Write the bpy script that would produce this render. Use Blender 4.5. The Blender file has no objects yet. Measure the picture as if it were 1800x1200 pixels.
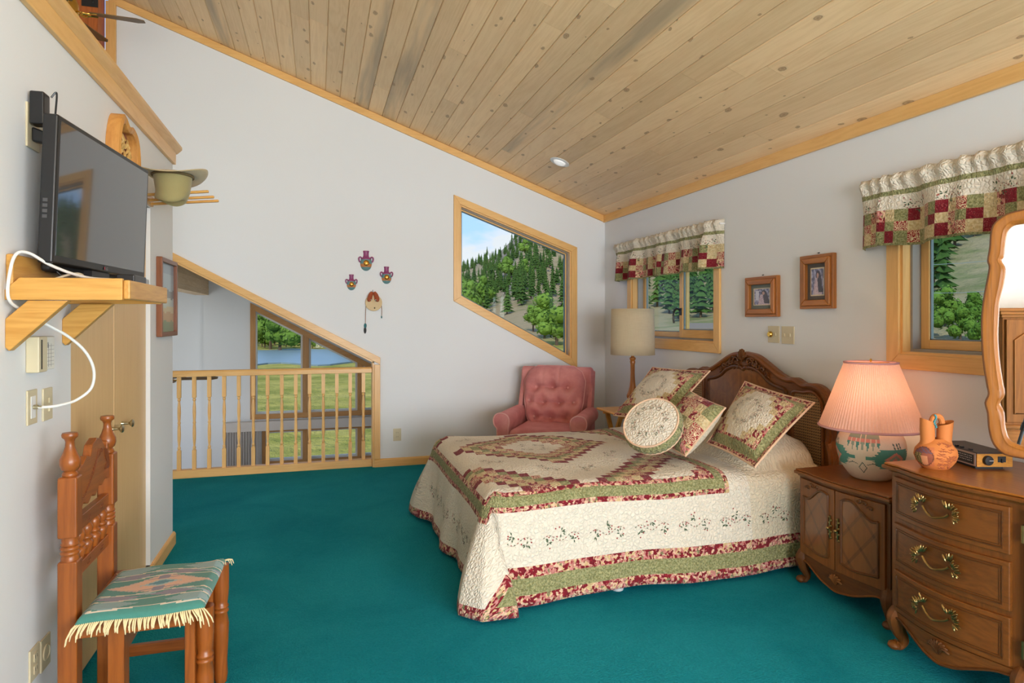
import bpy, bmesh, math, random
from mathutils import Vector, Matrix, noise, geometry
random.seed(7)
SC = bpy.context.scene
COL = SC.collection
R = math.radians

# ------------------------------------------------------------------ camera
cam = bpy.data.cameras.new('camera')
cam.sensor_width = 36.0
cam.lens = 22.70
cam.shift_y = -37.5 / 1800.0
cam.clip_start = 0.05
cam.clip_end = 3000
camo = bpy.data.objects.new('camera', cam)
COL.objects.link(camo)
camo.location = (0, 0, 1.36)
camo.rotation_euler = (R(90), 0, R(-16.72))
SC.camera = camo

# ------------------------------------------------------------------ world sky
w = bpy.data.worlds.new('sky')
SC.world = w
w.use_nodes = True
nt = w.node_tree
nt.nodes.clear()
def wn(t, **k):
    n = nt.nodes.new(t)
    for a, b in k.items():
        setattr(n, a, b)
    return n
tc = wn('ShaderNodeTexCoord')
sep = wn('ShaderNodeSeparateXYZ')
nt.links.new(tc.outputs['Generated'], sep.inputs[0])
rmp = wn('ShaderNodeValToRGB')
rmp.color_ramp.elements[0].position = 0.0
rmp.color_ramp.elements[0].color = (0.36, 0.54, 0.82, 1)
rmp.color_ramp.elements[1].position = 0.6
rmp.color_ramp.elements[1].color = (0.11, 0.26, 0.62, 1)
nt.links.new(sep.outputs['Z'], rmp.inputs[0])
mp = wn('ShaderNodeMapping')
mp.inputs['Scale'].default_value = (1.0, 1.0, 3.0)
mp.inputs['Location'].default_value = (0.35, 0.2, 0.25)
nt.links.new(tc.outputs['Generated'], mp.inputs[0])
nz = wn('ShaderNodeTexNoise')
nz.inputs['Scale'].default_value = 5.5
nz.inputs['Detail'].default_value = 7
nz.inputs['Roughness'].default_value = 0.55
nt.links.new(mp.outputs[0], nz.inputs['Vector'])
cr = wn('ShaderNodeValToRGB')
cr.color_ramp.elements[0].position = 0.50
cr.color_ramp.elements[1].position = 0.64
nt.links.new(nz.outputs['Fac'], cr.inputs[0])
mx = wn('ShaderNodeMix', data_type='RGBA')
nt.links.new(cr.outputs[0], mx.inputs['Factor'])
nt.links.new(rmp.outputs[0], mx.inputs['A'])
mx.inputs['B'].default_value = (0.52, 0.54, 0.58, 1)
bg = wn('ShaderNodeBackground')
bg.inputs['Strength'].default_value = 1.5
nt.links.new(mx.outputs['Result'], bg.inputs['Color'])
wo = wn('ShaderNodeOutputWorld')
nt.links.new(bg.outputs[0], wo.inputs['Surface'])

# ------------------------------------------------------------------ sun and fill lights
def light(name, kind, loc, rot, energy, color=(1, 1, 1), **k):
    l = bpy.data.lights.new(name, kind)
    l.energy = energy
    l.color = color
    for a, b in k.items():
        setattr(l, a, b)
    o = bpy.data.objects.new(name, l)
    COL.objects.link(o)
    o.location = loc
    o.rotation_euler = rot
    return o
light('sun', 'SUN', (0, 0, 40), (R(46), 0, R(-30)), 2.7, (1, 0.95, 0.87), angle=R(0.6))
# unseen area lights added to brighten the rooms through added openings
light('fill_front', 'AREA', (1.0, -4.15, 1.15), (R(108), 0, 0), 460, (0.95, 0.975, 1.0), shape='RECTANGLE', size=3.4, size_y=2.1)
light('fill_stair', 'AREA', (-3.75, 1.6, 2.0), (R(90), 0, R(-90)), 55, (0.95, 0.975, 1.0), shape='RECTANGLE', size=4.2, size_y=2.2)
light('fill_lower', 'AREA', (-3.75, 8.3, 0.0), (R(90), 0, R(-90)), 35, (0.95, 0.975, 1.0), shape='RECTANGLE', size=2.6, size_y=2.0)

light('fill_rear_side', 'AREA', (3.25, -2.3, 1.30), (R(102), 0, R(45)), 210, (0.95, 0.975, 1.0), shape='RECTANGLE', size=2.4, size_y=1.7)  # unseen fill, added to brighten the left wall

# ------------------------------------------------------------------ exposure
SC.view_settings.view_transform = 'Standard'
SC.view_settings.look = 'None'
SC.view_settings.gamma = 1.0
SC.view_settings.use_curve_mapping = False
SC.view_settings.exposure = 0.18
SC.cycles.max_bounces = 10
SC.cycles.diffuse_bounces = 5
SC.cycles.use_adaptive_sampling = True
SC.cycles.adaptive_threshold = 0.02
SC.cycles.transparent_max_bounces = 16
SC.cycles.caustics_reflective = False
SC.cycles.caustics_refractive = False
SC.cycles.sample_clamp_indirect = 6.0
SC.cycles.use_denoising = True

# ================================================================== helpers
def S(r, g, b, k=1.0):
    def c(x):
        x /= 255.0
        return (x / 12.92 if x <= 0.04045 else ((x + 0.055) / 1.055) ** 2.4) * k
    return (c(r), c(g), c(b))

class MB:
    def __init__(s):
        s.v = []; s.f = []; s.m = []; s.uv = []; s.c = []
    def add(s, vs, fs, mi=0, uvs=None, cols=None):
        b = len(s.v)
        s.v += [tuple(p) for p in vs]
        for k, f in enumerate(fs):
            s.f.append([b + i for i in f])
            s.m.append(mi[k] if isinstance(mi, list) else mi)
            s.uv.append([uvs[i] for i in f] if uvs else None)
            s.c.append(cols[k] if cols else None)
        return s
    def box(s, x0, x1, y0, y1, z0, z1, mi=0):
        x0, x1 = min(x0, x1), max(x0, x1); y0, y1 = min(y0, y1), max(y0, y1); z0, z1 = min(z0, z1), max(z0, z1)
        vs = [(x0,y0,z0),(x1,y0,z0),(x1,y1,z0),(x0,y1,z0),(x0,y0,z1),(x1,y0,z1),(x1,y1,z1),(x0,y1,z1)]
        return s.add(vs, [(0,3,2,1),(4,5,6,7),(0,1,5,4),(1,2,6,5),(2,3,7,6),(3,0,4,7)], mi)
    def bar(s, p0, p1, w, h, up=(0, 0, 1), mi=0):
        p0, p1, up = Vector(p0), Vector(p1), Vector(up)
        d = (p1 - p0).normalized(); a = d.cross(up).normalized(); b = a.cross(d).normalized()
        vs = []
        for p in (p0, p1):
            for i, j in ((-1,-1),(1,-1),(1,1),(-1,1)):
                vs.append(p + a * (i * w / 2) + b * (j * h / 2))
        return s.add(vs, [(0,1,2,3),(7,6,5,4),(0,4,5,1),(1,5,6,2),(2,6,7,3),(3,7,4,0)], mi)
    def prism(s, poly, axis, a, b, mi=0):
        def P(u, w, t):
            return {'x': (t, u, w), 'y': (u, t, w), 'z': (u, w, t)}[axis]
        n = len(poly)
        vs = [P(u, w, a) for u, w in poly] + [P(u, w, b) for u, w in poly]
        area = sum(poly[i][0]*poly[(i+1)%n][1] - poly[(i+1)%n][0]*poly[i][1] for i in range(n))
        fl = (area > 0) ^ (axis == 'y') ^ (b < a)
        fs = [list(range(n))[::-1] if fl else list(range(n)), [n+i for i in range(n)] if fl else [n+i for i in range(n)][::-1]]
        for i in range(n):
            j = (i + 1) % n
            fs.append([i, j, n+j, n+i] if fl else [j, i, n+i, n+j])
        return s.add(vs, fs, mi)
    def tube(s, path, rad, n=8, closed=False, caps=True, mi=0, flat=None):
        path = [Vector(p) for p in path]
        L = len(path)
        if not hasattr(rad, '__len__'): rad = [rad] * L
        vs, up = [], None
        for i, p in enumerate(path):
            a = path[(i - 1) % L] if (i > 0 or closed) else p
            c = path[(i + 1) % L] if (i < L - 1 or closed) else p
            t = (c - a)
            if t.length < 1e-9: t = Vector((0, 0, 1))
            t.normalize()
            if up is None:
                up = Vector((0, 0, 1)) if abs(t.z) < 0.9 else Vector((1, 0, 0))
            e1 = (up - t * up.dot(t))
            if e1.length < 1e-6: e1 = t.orthogonal()
            e1.normalize(); e2 = t.cross(e1); up = e1
            for k in range(n):
                an = 2 * math.pi * k / n
                vs.append(p + (e1 * math.cos(an) * (flat or 1.0) + e2 * math.sin(an)) * rad[i])
        fs = []
        for i in range(L if closed else L - 1):
            for k in range(n):
                j = (i + 1) % L
                fs.append([i*n+k, i*n+(k+1)%n, j*n+(k+1)%n, j*n+k])
        if caps and not closed:
            fs.append([k for k in range(n)][::-1]); fs.append([(L-1)*n+k for k in range(n)])
        return s.add(vs, fs, mi)
    def lathe(s, prof, n=24, c=(0, 0, 0), mi=0, M=None, sq=None):
        vs, fs = [], []
        for r, z in prof:
            for k in range(n):
                a = 2 * math.pi * k / n
                p = Vector((r * math.cos(a), r * math.sin(a), z))
                if M: p = M @ p
                vs.append((p.x + c[0], p.y + c[1], p.z + c[2]))
        for i in range(len(prof) - 1):
            for k in range(n):
                fs.append([i*n+k, i*n+(k+1)%n, (i+1)*n+(k+1)%n, (i+1)*n+k])
        if prof[0][0] > 1e-4: fs.append(list(range(n))[::-1])
        if prof[-1][0] > 1e-4: fs.append([(len(prof)-1)*n+k for k in range(n)])
        return s.add(vs, fs, mi)
    def ell(s, c, r, nu=10, nv=6, M=None, mi=0):
        prof = [(math.sin(math.pi*i/nv), -math.cos(math.pi*i/nv)) for i in range(nv+1)]
        D = Matrix.Diagonal((r[0], r[1], r[2])).to_4x4()
        return s.lathe([(max(a, 1e-5), b) for a, b in prof], nu, c, mi, (M.to_4x4() @ D) if M else D)
    def grid(s, fn, nu, nv, mi=None, uv=None, col=None, wrapu=False):
        vs, uvs, fs, ms, cs = [], [], [], [], []
        for j in range(nv + 1):
            for i in range(nu + (0 if wrapu else 1)):
                vs.append(fn(i / nu, j / nv)); uvs.append(uv(i / nu, j / nv) if uv else (i / nu, j / nv))
        W = nu if wrapu else nu + 1
        for j in range(nv):
            for i in range(nu):
                k = (i + 1) % W
                fs.append([j*W+i, j*W+k, (j+1)*W+k, (j+1)*W+i])
                ms.append(mi((i+.5)/nu, (j+.5)/nv) if mi else 0)
                if col: cs.append(col((i+.5)/nu, (j+.5)/nv))
        return s.add(vs, fs, ms, uvs, cs if col else None)
    def mesh(s, name, mats, smooth=True, angle=35):
        me = bpy.data.meshes.new(name)
        me.from_pydata(s.v, [], s.f)
        for m in (mats if isinstance(mats, (list, tuple)) else [mats]): me.materials.append(m)
        me.polygons.foreach_set('material_index', s.m)
        if any(u is not None for u in s.uv):
            l = me.uv_layers.new(name='UVMap'); k = 0
            for u, f in zip(s.uv, s.f):
                for i in range(len(f)):
                    if u: l.data[k].uv = u[i]
                    k += 1
        if any(c is not None for c in s.c):
            l = me.color_attributes.new('Col', 'FLOAT_COLOR', 'CORNER'); k = 0
            for c, f in zip(s.c, s.f):
                for i in range(len(f)):
                    l.data[k].color = (*(c or (1, 1, 1)), 1); k += 1
        me.update()
        if smooth:
            me.polygons.foreach_set('use_smooth', [True] * len(me.polygons))
            me.set_sharp_from_angle(angle=R(angle))
        return me
    def build(s, name, mats, parent=None, local=False, smooth=True, angle=35, bevel=0, seg=2, sub=0, solid=0):
        o = bpy.data.objects.new(name, s.mesh(name, mats, smooth, angle))
        COL.objects.link(o)
        if parent is not None: adopt(o, parent, local)
        if solid:
            m = o.modifiers.new('thickness', 'SOLIDIFY'); m.thickness = solid; m.offset = 0
        if bevel:
            m = o.modifiers.new('edge', 'BEVEL'); m.width = bevel; m.segments = seg; m.limit_method = 'ANGLE'; m.angle_limit = R(40); m.harden_normals = True
        if sub:
            m = o.modifiers.new('smooth', 'SUBSURF'); m.levels = sub; m.render_levels = sub
        return o

def adopt(o, parent, local=False):
    o.parent = parent
    if not local:
        base = parent; off = Vector((0, 0, 0))
        while base is not None:
            off = off + base.location; base = base.parent
        # world-space vertices: cancel the parents' offset
        p = parent
        if p.type == 'EMPTY': o.matrix_parent_inverse = Matrix.Translation(-p.location)

def tag(o, label, cat, group=None, kind=None):
    o['label'] = label
    if cat: o['category'] = cat
    if group: o['group'] = group
    if kind: o['kind'] = kind
    return o
def thing(name, label, cat, loc=(0, 0, 0), group=None, kind=None, rz=0):
    o = bpy.data.objects.new(name, None)
    o.empty_display_size = 0.05
    COL.objects.link(o)
    o.location = loc; o.rotation_euler = (0, 0, rz)
    if label: tag(o, label, cat, group, kind)
    elif kind: o['kind'] = kind
    return o
def struct(o, label=None):
    o['kind'] = 'structure'
    if label: o['label'] = label
    return o
def copy_tree(o, parent=None):
    c = o.copy(); COL.objects.link(c)
    if parent is not None: c.parent = parent
    for ch in list(o.children): copy_tree(ch, c)
    return c
def lerp(a, b, t): return a + (b - a) * t
def smooth(t):
    t = max(0.0, min(1.0, t)); return t * t * (3 - 2 * t)
def interp(pts, x):
    if x <= pts[0][0]: return pts[0][1]
    for (a, p), (b, q) in zip(pts, pts[1:]):
        if x <= b: return p + (q - p) * (x - a) / (b - a)
    return pts[-1][1]
def spline(pts, n=8, closed=False):
    P = [Vector(p) for p in pts]; L = len(P); out = []
    for i in range(L if closed else L - 1):
        p0 = P[(i-1) % L] if (i or closed) else P[i]
        p1, p2 = P[i], P[(i+1) % L]
        p3 = P[(i+2) % L] if (i + 2 < L or closed) else P[(i+1) % L]
        for k in range(n):
            t = k / n
            out.append(0.5 * ((2*p1) + (p2-p0)*t + (2*p0-5*p1+4*p2-p3)*t*t + (3*p1-p0-3*p2+p3)*t**3))
    if not closed: out.append(P[-1])
    return out
def wall_with_holes(name, outer, holes, axis, a, b, mat):
    """a slab: 2-D outline with holes, extruded from a to b along axis"""
    loops = [outer] + holes
    def P(q, t): return (t, q[0], q[1]) if axis == 'x' else (q[0], t, q[1])
    flat = [q for l in loops for q in l]
    tris = geometry.tessellate_polygon([[Vector((q[0], q[1], 0)) for q in l] for l in loops])
    n = len(flat); vs = [P(q, a) for q in flat] + [P(q, b) for q in flat]
    fs = [list(t) for t in tris] + [[n + i for i in t][::-1] for t in tris]
    k = 0
    for l in loops:
        L = len(l)
        for i in range(L):
            j = (i + 1) % L
            fs.append([k+i, k+j, n+k+j, n+k+i])
        k += L
    m = MB().add(vs, fs)
    o = m.build(name, mat, smooth=False)
    bm = bmesh.new(); bm.from_mesh(o.data); bmesh.ops.recalc_face_normals(bm, faces=bm.faces); bm.to_mesh(o.data); bm.free()
    return o

# ================================================================== materials
class Nodes:
    def __init__(s, name):
        s.mat = bpy.data.materials.new(name); s.mat.use_nodes = True
        s.t = s.mat.node_tree; s.t.nodes.clear()
        s.out = s.t.nodes.new('ShaderNodeOutputMaterial')
    def n(s, typ, ins=None, **k):
        n = s.t.nodes.new('ShaderNode' + typ)
        for a, b in k.items(): setattr(n, a, b)
        for a, b in (ins or {}).items():
            if isinstance(b, bpy.types.NodeSocket): s.t.links.new(b, n.inputs[a])
            else: n.inputs[a].default_value = b
        return n
    def ramp(s, fac, stops, interp='LINEAR'):
        n = s.n('ValToRGB', {'Fac': fac}); r = n.color_ramp; r.interpolation = interp
        while len(r.elements) < len(stops): r.elements.new(0.5)
        for e, (p, c) in zip(r.elements, stops):
            e.position = p; e.color = (*c, 1) if len(c) == 3 else c
        return n.outputs['Color']
    def mix(s, fac, a, b, mode='MIX'):
        n = s.n('Mix', data_type='RGBA', blend_type=mode)
        for k, v in (('Factor', fac), ('A', a), ('B', b)):
            if isinstance(v, bpy.types.NodeSocket): s.t.links.new(v, n.inputs[k])
            elif k == 'Factor': n.inputs[k].default_value = v
            else: n.inputs[k].default_value = (*v, 1)
        return n.outputs['Result']
    def math(s, op, a, b=0.0, c=None):
        n = s.n('Math', operation=op)
        for i, v in enumerate((a, b) if c is None else (a, b, c)):
            if isinstance(v, bpy.types.NodeSocket): s.t.links.new(v, n.inputs[i])
            else: n.inputs[i].default_value = v
        return n.outputs[0]
    def vmath(s, op, a, b):
        n = s.n('VectorMath', operation=op)
        for i, v in enumerate((a, b)):
            if isinstance(v, bpy.types.NodeSocket): s.t.links.new(v, n.inputs[i])
            else: n.inputs[i].default_value = v
        return n.outputs[0]
    def coord(s, kind='Object', scale=(1, 1, 1), rand=0.0):
        v = s.n('TexCoord').outputs[kind]
        if rand:
            oi = s.n('ObjectInfo').outputs['Random']
            c = s.n('CombineXYZ', {'X': s.math('MULTIPLY', oi, 17.3), 'Y': s.math('MULTIPLY', oi, 41.7), 'Z': s.math('MULTIPLY', oi, 29.1)})
            v = s.vmath('ADD', v, c.outputs[0])
        return s.n('Mapping', {'Vector': v, 'Scale': scale}).outputs[0]
    def noise(s, vec, scale=5, detail=3, rough=0.5, dist=0.0):
        return s.n('TexNoise', {'Vector': vec, 'Scale': scale, 'Detail': detail, 'Roughness': rough, 'Distortion': dist}).outputs['Fac']
    def bump(s, h, strength=0.2, dist=0.01):
        return s.n('Bump', {'Height': h, 'Strength': strength, 'Distance': dist}).outputs[0]
    def bsdf(s, color, rough=0.5, normal=None, **k):
        ins = {}
        b = s.n('BsdfPrincipled')
        def put(key, v):
            if isinstance(v, bpy.types.NodeSocket): s.t.links.new(v, b.inputs[key])
            elif key in ('Base Color', 'Emission Color', 'Sheen Tint') and len(v) == 3: b.inputs[key].default_value = (*v, 1)
            else: b.inputs[key].default_value = v
        put('Base Color', color); put('Roughness', rough)
        if normal is not None: put('Normal', normal)
        names = dict(metal='Metallic', coat='Coat Weight', coatr='Coat Roughness', sheen='Sheen Weight', sheenr='Sheen Roughness', trans='Transmission Weight', ior='IOR', em='Emission Color', ems='Emission Strength', spec='Specular IOR Level', sss='Subsurface Weight', alpha='Alpha', sheent='Sheen Tint')
        for a, v in k.items(): put(names[a], v)
        s.t.links.new(b.outputs[0], s.out.inputs['Surface'])
        return b

MATS = {}
def plain(name, col, rough=0.5, var=0.06, vscale=6, bump=0.0, bscale=60, coord='Object', **k):
    if name in MATS: return MATS[name]
    N = Nodes(name); v = N.coord(coord)
    c = N.mix(N.noise(v, vscale, 4), tuple(x * (1 - var) for x in col), tuple(min(1, x * (1 + var)) for x in col))
    nrm = N.bump(N.noise(v, bscale, 3), bump, 0.004) if bump else None
    N.bsdf(c, rough, nrm, **k)
    MATS[name] = N.mat
    return N.mat

def wood(name, light, dark, axis='z', rough=0.42, coat=0.15, scale=1.0, contrast=1.0, knots=0.0, rand=1.0, tone=0.12, blue=0.0, figure=0.0):
    key = name + '_' + axis
    if key in MATS: return MATS[key]
    N = Nodes(key)
    ai = 'xyz'.index(axis)
    st = [1.0, 1.0, 1.0]; st[ai] = 0.07
    base = N.coord('Object', (1, 1, 1), rand)
    v = N.n('Mapping', {'Vector': base, 'Scale': tuple(a * scale for a in st)}).outputs[0]
    big = N.noise(v, 7, 3, 0.5, 0.6)
    rings = N.math('FRACT', N.math('MULTIPLY', big, 9.0))
    rings = N.math('PINGPONG', N.math('MULTIPLY', big, 11.0), 0.5)
    fine = N.noise(v, 130, 2, 0.6)
    fac = N.math('ADD', N.math('MULTIPLY', rings, 0.9 * contrast), N.math('MULTIPLY', N.math('SUBTRACT', fine, 0.5), 0.8 * contrast))
    fac = N.math('ADD', fac, N.math('MULTIPLY', N.math('SUBTRACT', N.noise(v, 34, 4, 0.6), 0.5), 0.9 * contrast))
    fac = N.math('ADD', fac, N.math('MULTIPLY', N.math('SUBTRACT', N.noise(base, 2.2 * scale, 3), 0.5), 0.8))
    c = N.mix(N.n('Clamp', {'Value': fac}).outputs[0], light, dark)
    oi = N.n('ObjectInfo').outputs['Random']
    if tone:
        f = N.math('ADD', N.math('MULTIPLY', oi, 2 * tone), 1 - tone)
        c = N.mix(1.0, c, N.n('CombineColor', {'Red': f, 'Green': f, 'Blue': f}).outputs[0], 'MULTIPLY')
    if blue:
        pick = N.math('GREATER_THAN', N.math('FRACT', N.math('MULTIPLY', oi, 7.77)), 1 - blue)
        stain = N.math('MULTIPLY', N.ramp(N.noise(v, 6, 3, 0.6), [(0.48, (0, 0, 0)), (0.66, (1, 1, 1))]), pick)
        c = N.mix(N.math('MULTIPLY', stain, 0.6), c, (0.24, 0.20, 0.15))
    if knots:
        # across coordinate is x, along is the grain axis
        sx = N.n('SeparateXYZ', {'Vector': base})
        o = sx.outputs
        al, ac = o[ai], o[0 if ai else 1]
        jig = N.math('MULTIPLY', N.math('SUBTRACT', N.noise(base, 22, 2), 0.5), 0.14)
        cv = N.n('CombineXYZ', {'X': N.math('ADD', N.math('MULTIPLY', ac, 7.0), jig), 'Y': N.math('ADD', N.math('MULTIPLY', al, 3.6), jig)}).outputs[0]
        vo = N.n('TexVoronoi', {'Vector': cv, 'Scale': 1.0, 'Randomness': 1.0}, voronoi_dimensions='2D')
        sep = N.n('SeparateColor', {'Color': vo.outputs['Color']})
        size = N.math('MULTIPLY', N.math('MAXIMUM', N.math('SUBTRACT', sep.outputs[0], 1 - knots), 0.0), 0.17 / knots)
        d = N.math('DIVIDE', vo.outputs['Distance'], N.math('ADD', size, 0.0001))
        kf = N.ramp(d, [(0.0, (1, 1, 1)), (0.40, (0.62, 0.62, 0.62)), (0.58, (1, 1, 1)), (0.72, (0.15, 0.15, 0.15)), (1.0, (0, 0, 0))])
        c = N.mix(N.math('MULTIPLY', kf, 0.85), c, tuple(x * y for x, y in zip(dark, (0.42, 0.36, 0.36))))
    if figure:
        fg = N.noise(base, 9, 4, 0.6, 2.0)
        c = N.mix(N.math('MULTIPLY', N.ramp(fg, [(0.4, (0, 0, 0)), (0.65, (1, 1, 1))]), figure), c, tuple(x * 0.55 for x in dark))
    nrm = N.bump(N.math('ADD', fine, N.math('MULTIPLY', rings, 0.4)), 0.06, 0.003)
    N.bsdf(c, rough, nrm, coat=coat, coatr=0.25, spec=0.35)
    MATS[key] = N.mat
    return N.mat

def vcol(name, rough=0.6, bump=0.0, bscale=200, **k):
    if name in MATS: return MATS[name]
    N = Nodes(name)
    a = N.n('Attribute', attribute_name='Col').outputs['Color']
    v = N.coord('Object')
    c = N.mix(N.math('MULTIPLY', N.noise(v, 90, 2), 0.12), a, (0, 0, 0))
    N.bsdf(c, rough, N.bump(N.noise(v, bscale, 2), bump, 0.002) if bump else None, **k)
    MATS[name] = N.mat
    return N.mat

def glass(name, tint=(0.93, 0.97, 0.96), refl=0.08):
    if name in MATS: return MATS[name]
    N = Nodes(name)
    tr = N.n('BsdfTransparent', {'Color': (*tint, 1)})
    gl = N.n('BsdfGlossy', {'Roughness': 0.02, 'Color': (1, 1, 1, 1)})
    fc = N.n('LayerWeight', {'Blend': 0.5}).outputs['Facing']
    f = N.math('ADD', N.math('MULTIPLY', N.math('POWER', fc, 5.0), 0.45), 0.06 * refl)
    m = N.n('MixShader', {0: N.n('Clamp', {'Value': f}).outputs[0], 1: tr.outputs[0], 2: gl.outputs[0]})
    N.t.links.new(m.outputs[0], N.out.inputs['Surface'])
    MATS[name] = N.mat
    return N.mat

# ---- fabrics (coordinates in metres of cloth, in the UV map)
def quilt_bump(N, v):
    w = N.n('TexVoronoi', {'Vector': v, 'Scale': 52.0}, feature='DISTANCE_TO_EDGE').outputs['Distance']
    h = N.math('ADD', N.math('MINIMUM', w, 0.25), N.math('MULTIPLY', N.noise(v, 70, 2), 0.25))
    return N.bump(h, 0.9, 0.016)
def fabric(kind):
    key = 'fabric_' + kind
    if key in MATS: return MATS[key]
    N = Nodes(key); v = N.coord('UV')
    vd = N.vmath('ADD', v, N.vmath('MULTIPLY', N.n('TexNoise', {'Vector': v, 'Scale': 60.0, 'Detail': 2.0}).outputs['Color'], (0.02, 0.02, 0.02)))
    weave = N.noise(v, 260, 2)
    if kind == 'cream':
        c = N.mix(weave, S(216, 206, 188), S(230, 221, 205))
    elif kind == 'cream_plain':
        c = N.mix(weave, S(212, 198, 172), S(226, 214, 191))
    elif kind == 'green':
        c = N.mix(N.ramp(N.noise(vd, 120, 3), [(0.40, (0, 0, 0)), (0.60, (1, 1, 1))]), S(118, 119, 76), S(163, 160, 116))
    elif kind == 'tan':
        c = N.mix(N.ramp(N.noise(vd, 90, 3), [(0.38, (0, 0, 0)), (0.62, (1, 1, 1))]), S(190, 166, 120), S(216, 198, 158))
    elif kind == 'red':
        d = N.n('TexVoronoi', {'Vector': v, 'Scale': 170.0}).outputs['Distance']
        c = N.mix(N.ramp(d, [(0.18, (1, 1, 1)), (0.30, (0, 0, 0))]), S(122, 28, 40), S(172, 104, 96))
    elif kind == 'paisley':
        d = N.n('TexVoronoi', {'Vector': vd, 'Scale': 55.0}).outputs['Distance']
        r = N.math('FRACT', N.math('MULTIPLY', d, 3.2))
        c = N.mix(N.ramp(r, [(0.35, (0, 0, 0)), (0.5, (1, 1, 1))]), S(226, 206, 170), S(150, 44, 50))
    else:  # floral
        vo = N.n('TexVoronoi', {'Vector': vd, 'Scale': 75.0})
        q = N.n('SeparateColor', {'Color': vo.outputs['Color']}).outputs[0]
        big = N.noise(v, 16, 2)
        q = N.math('ADD', N.math('MULTIPLY', q, 0.62), N.math('MULTIPLY', N.math('SUBTRACT', big, 0.25), 0.75))
        c = N.ramp(q, [(0.0, S(120, 26, 38)), (0.36, S(140, 30, 44)), (0.42, S(196, 128, 118)), (0.55, S(222, 186, 156)), (0.66, S(208, 178, 130)), (0.74, S(128, 122, 86)), (0.80, S(206, 136, 132))], 'CONSTANT')
    N.bsdf(c, 0.9, quilt_bump(N, v), sheen=0.12, spec=0.2)
    MATS[key] = N.mat
    return N.mat
FAB = ['cream', 'green', 'red', 'floral', 'tan', 'paisley', 'cream_plain']
FABM = [fabric(k) for k in FAB]
FI = {k: i for i, k in enumerate(FAB)}

# ---- common materials
def wall_paint():
    N = Nodes('wall_paint'); v = N.coord('Object')
    c = N.mix(N.noise(v, 2.0, 3), (0.75, 0.765, 0.785), (0.775, 0.788, 0.805))
    N.bsdf(c, 0.75, N.bump(N.noise(v, 85, 3, 0.6), 0.10, 0.004), spec=0.25)
    return N.mat
PAINT = wall_paint()
def carpet():
    N = Nodes('teal_carpet'); v = N.coord('Object')
    patch = N.noise(v, 1.3, 4, 0.55, 0.8)
    fleck = N.math('ADD', N.math('MULTIPLY', N.noise(v, 240, 2, 0.7), 0.5), N.math('MULTIPLY', N.ramp(N.noise(v, 95, 3, 0.7), [(0.38, (0, 0, 0)), (0.62, (1, 1, 1))]), 0.5))
    mid = N.noise(v, 22, 3, 0.6)
    c = N.mix(N.ramp(patch, [(0.32, (0, 0, 0)), (0.68, (1, 1, 1))]), S(14, 134, 152), S(36, 160, 176))
    c = N.mix(N.math('MULTIPLY', fleck, 0.55), c, S(4, 90, 108))
    c = N.mix(N.math('MULTIPLY', N.math('SUBTRACT', mid, 0.4), 0.5), c, S(46, 156, 176))
    N.bsdf(c, 1.0, N.bump(N.math('ADD', fleck, N.math('MULTIPLY', mid, 0.8)), 0.7, 0.012), sheen=0.25, sheenr=0.5, spec=0.05, sheent=S(60, 160, 165))
    return N.mat
CARPET = carpet()
PINE_L, PINE_D = S(240, 206, 160), S(220, 180, 130)
def pine(ax='y'): return wood('pine_plank', PINE_L, PINE_D, ax, 0.5, 0.05, 1.0, 0.75, knots=0.55, tone=0.10, blue=0.16)
def fir(ax): return wood('fir_trim', S(232, 184, 116), S(210, 154, 84), ax, 0.38, 0.2, 1.2, 0.8, tone=0.05)
def birch(ax='z'): return wood('birch_door', S(222, 184, 130), S(206, 164, 108), ax, 0.42, 0.2, 0.8, 0.55, tone=0.03)
def oak(ax): return wood('antique_oak', S(130, 75, 26), S(80, 43, 13), ax, 0.42, 0.14, 1.2, 0.8, tone=0.05)
def oak_dark(ax): return wood('antique_oak_dark', S(102, 58, 20), S(62, 33, 10), ax, 0.42, 0.14, 1.2, 0.8, tone=0.04)
def burl(ax='z'): return wood('burl_panel', S(150, 96, 44), S(104, 60, 26), ax, 0.32, 0.45, 0.7, 0.8, tone=0.03, figure=0.4)
def mission(ax): return wood('red_pine', S(154, 84, 29), S(110, 55, 16), ax, 0.36, 0.35, 1.2, 1.0, tone=0.06)
def shelfpine(ax): return wood('yellow_pine', S(210, 158, 80), S(178, 122, 48), ax, 0.4, 0.2, 1.3, 1.0, tone=0.06)
def maple(ax): return wood('honey_maple', S(170, 104, 38), S(126, 72, 22), ax, 0.3, 0.5, 1.3, 0.8, tone=0.03)
BLACK = plain('black_plastic', S(26, 26, 28), 0.35, 0.03)
BLACKM = plain('matte_black', S(22, 22, 23), 0.6, 0.03)
ALMOND = plain('almond_plastic', S(206, 194, 162), 0.4, 0.02)
WHITEP = plain('white_plastic', S(228, 228, 226), 0.4, 0.02)
BRASS = plain('aged_brass', S(168, 138, 88), 0.28, 0.35, 60, metal=1.0)
GOLD = plain('polished_brass', S(220, 180, 90), 0.2, 0.03, metal=1.0)
ALU = plain('window_track', S(150, 146, 142), 0.4, 0.05)

# ================================================================== the room
XL, XR, YB, YF = -0.845, 2.83, 6.094, -3.8
SL = 0.363
PHI = math.atan(SL)
XRIDGE = -1.75
def zc(x): return 2.43 + SL * (XR - x) if x >= XRIDGE else 2.43 + SL * (XR - XRIDGE) - SL * (XRIDGE - x)
XFAR = -3.6

# floor
m = MB().box(XFAR - 0.15, XR + 0.16, YF - 0.15, YB + 0.14, -0.25, 0.0)
struct(m.build('floor', CARPET, smooth=False), 'teal cut-pile carpet covering the bedroom floor')

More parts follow.
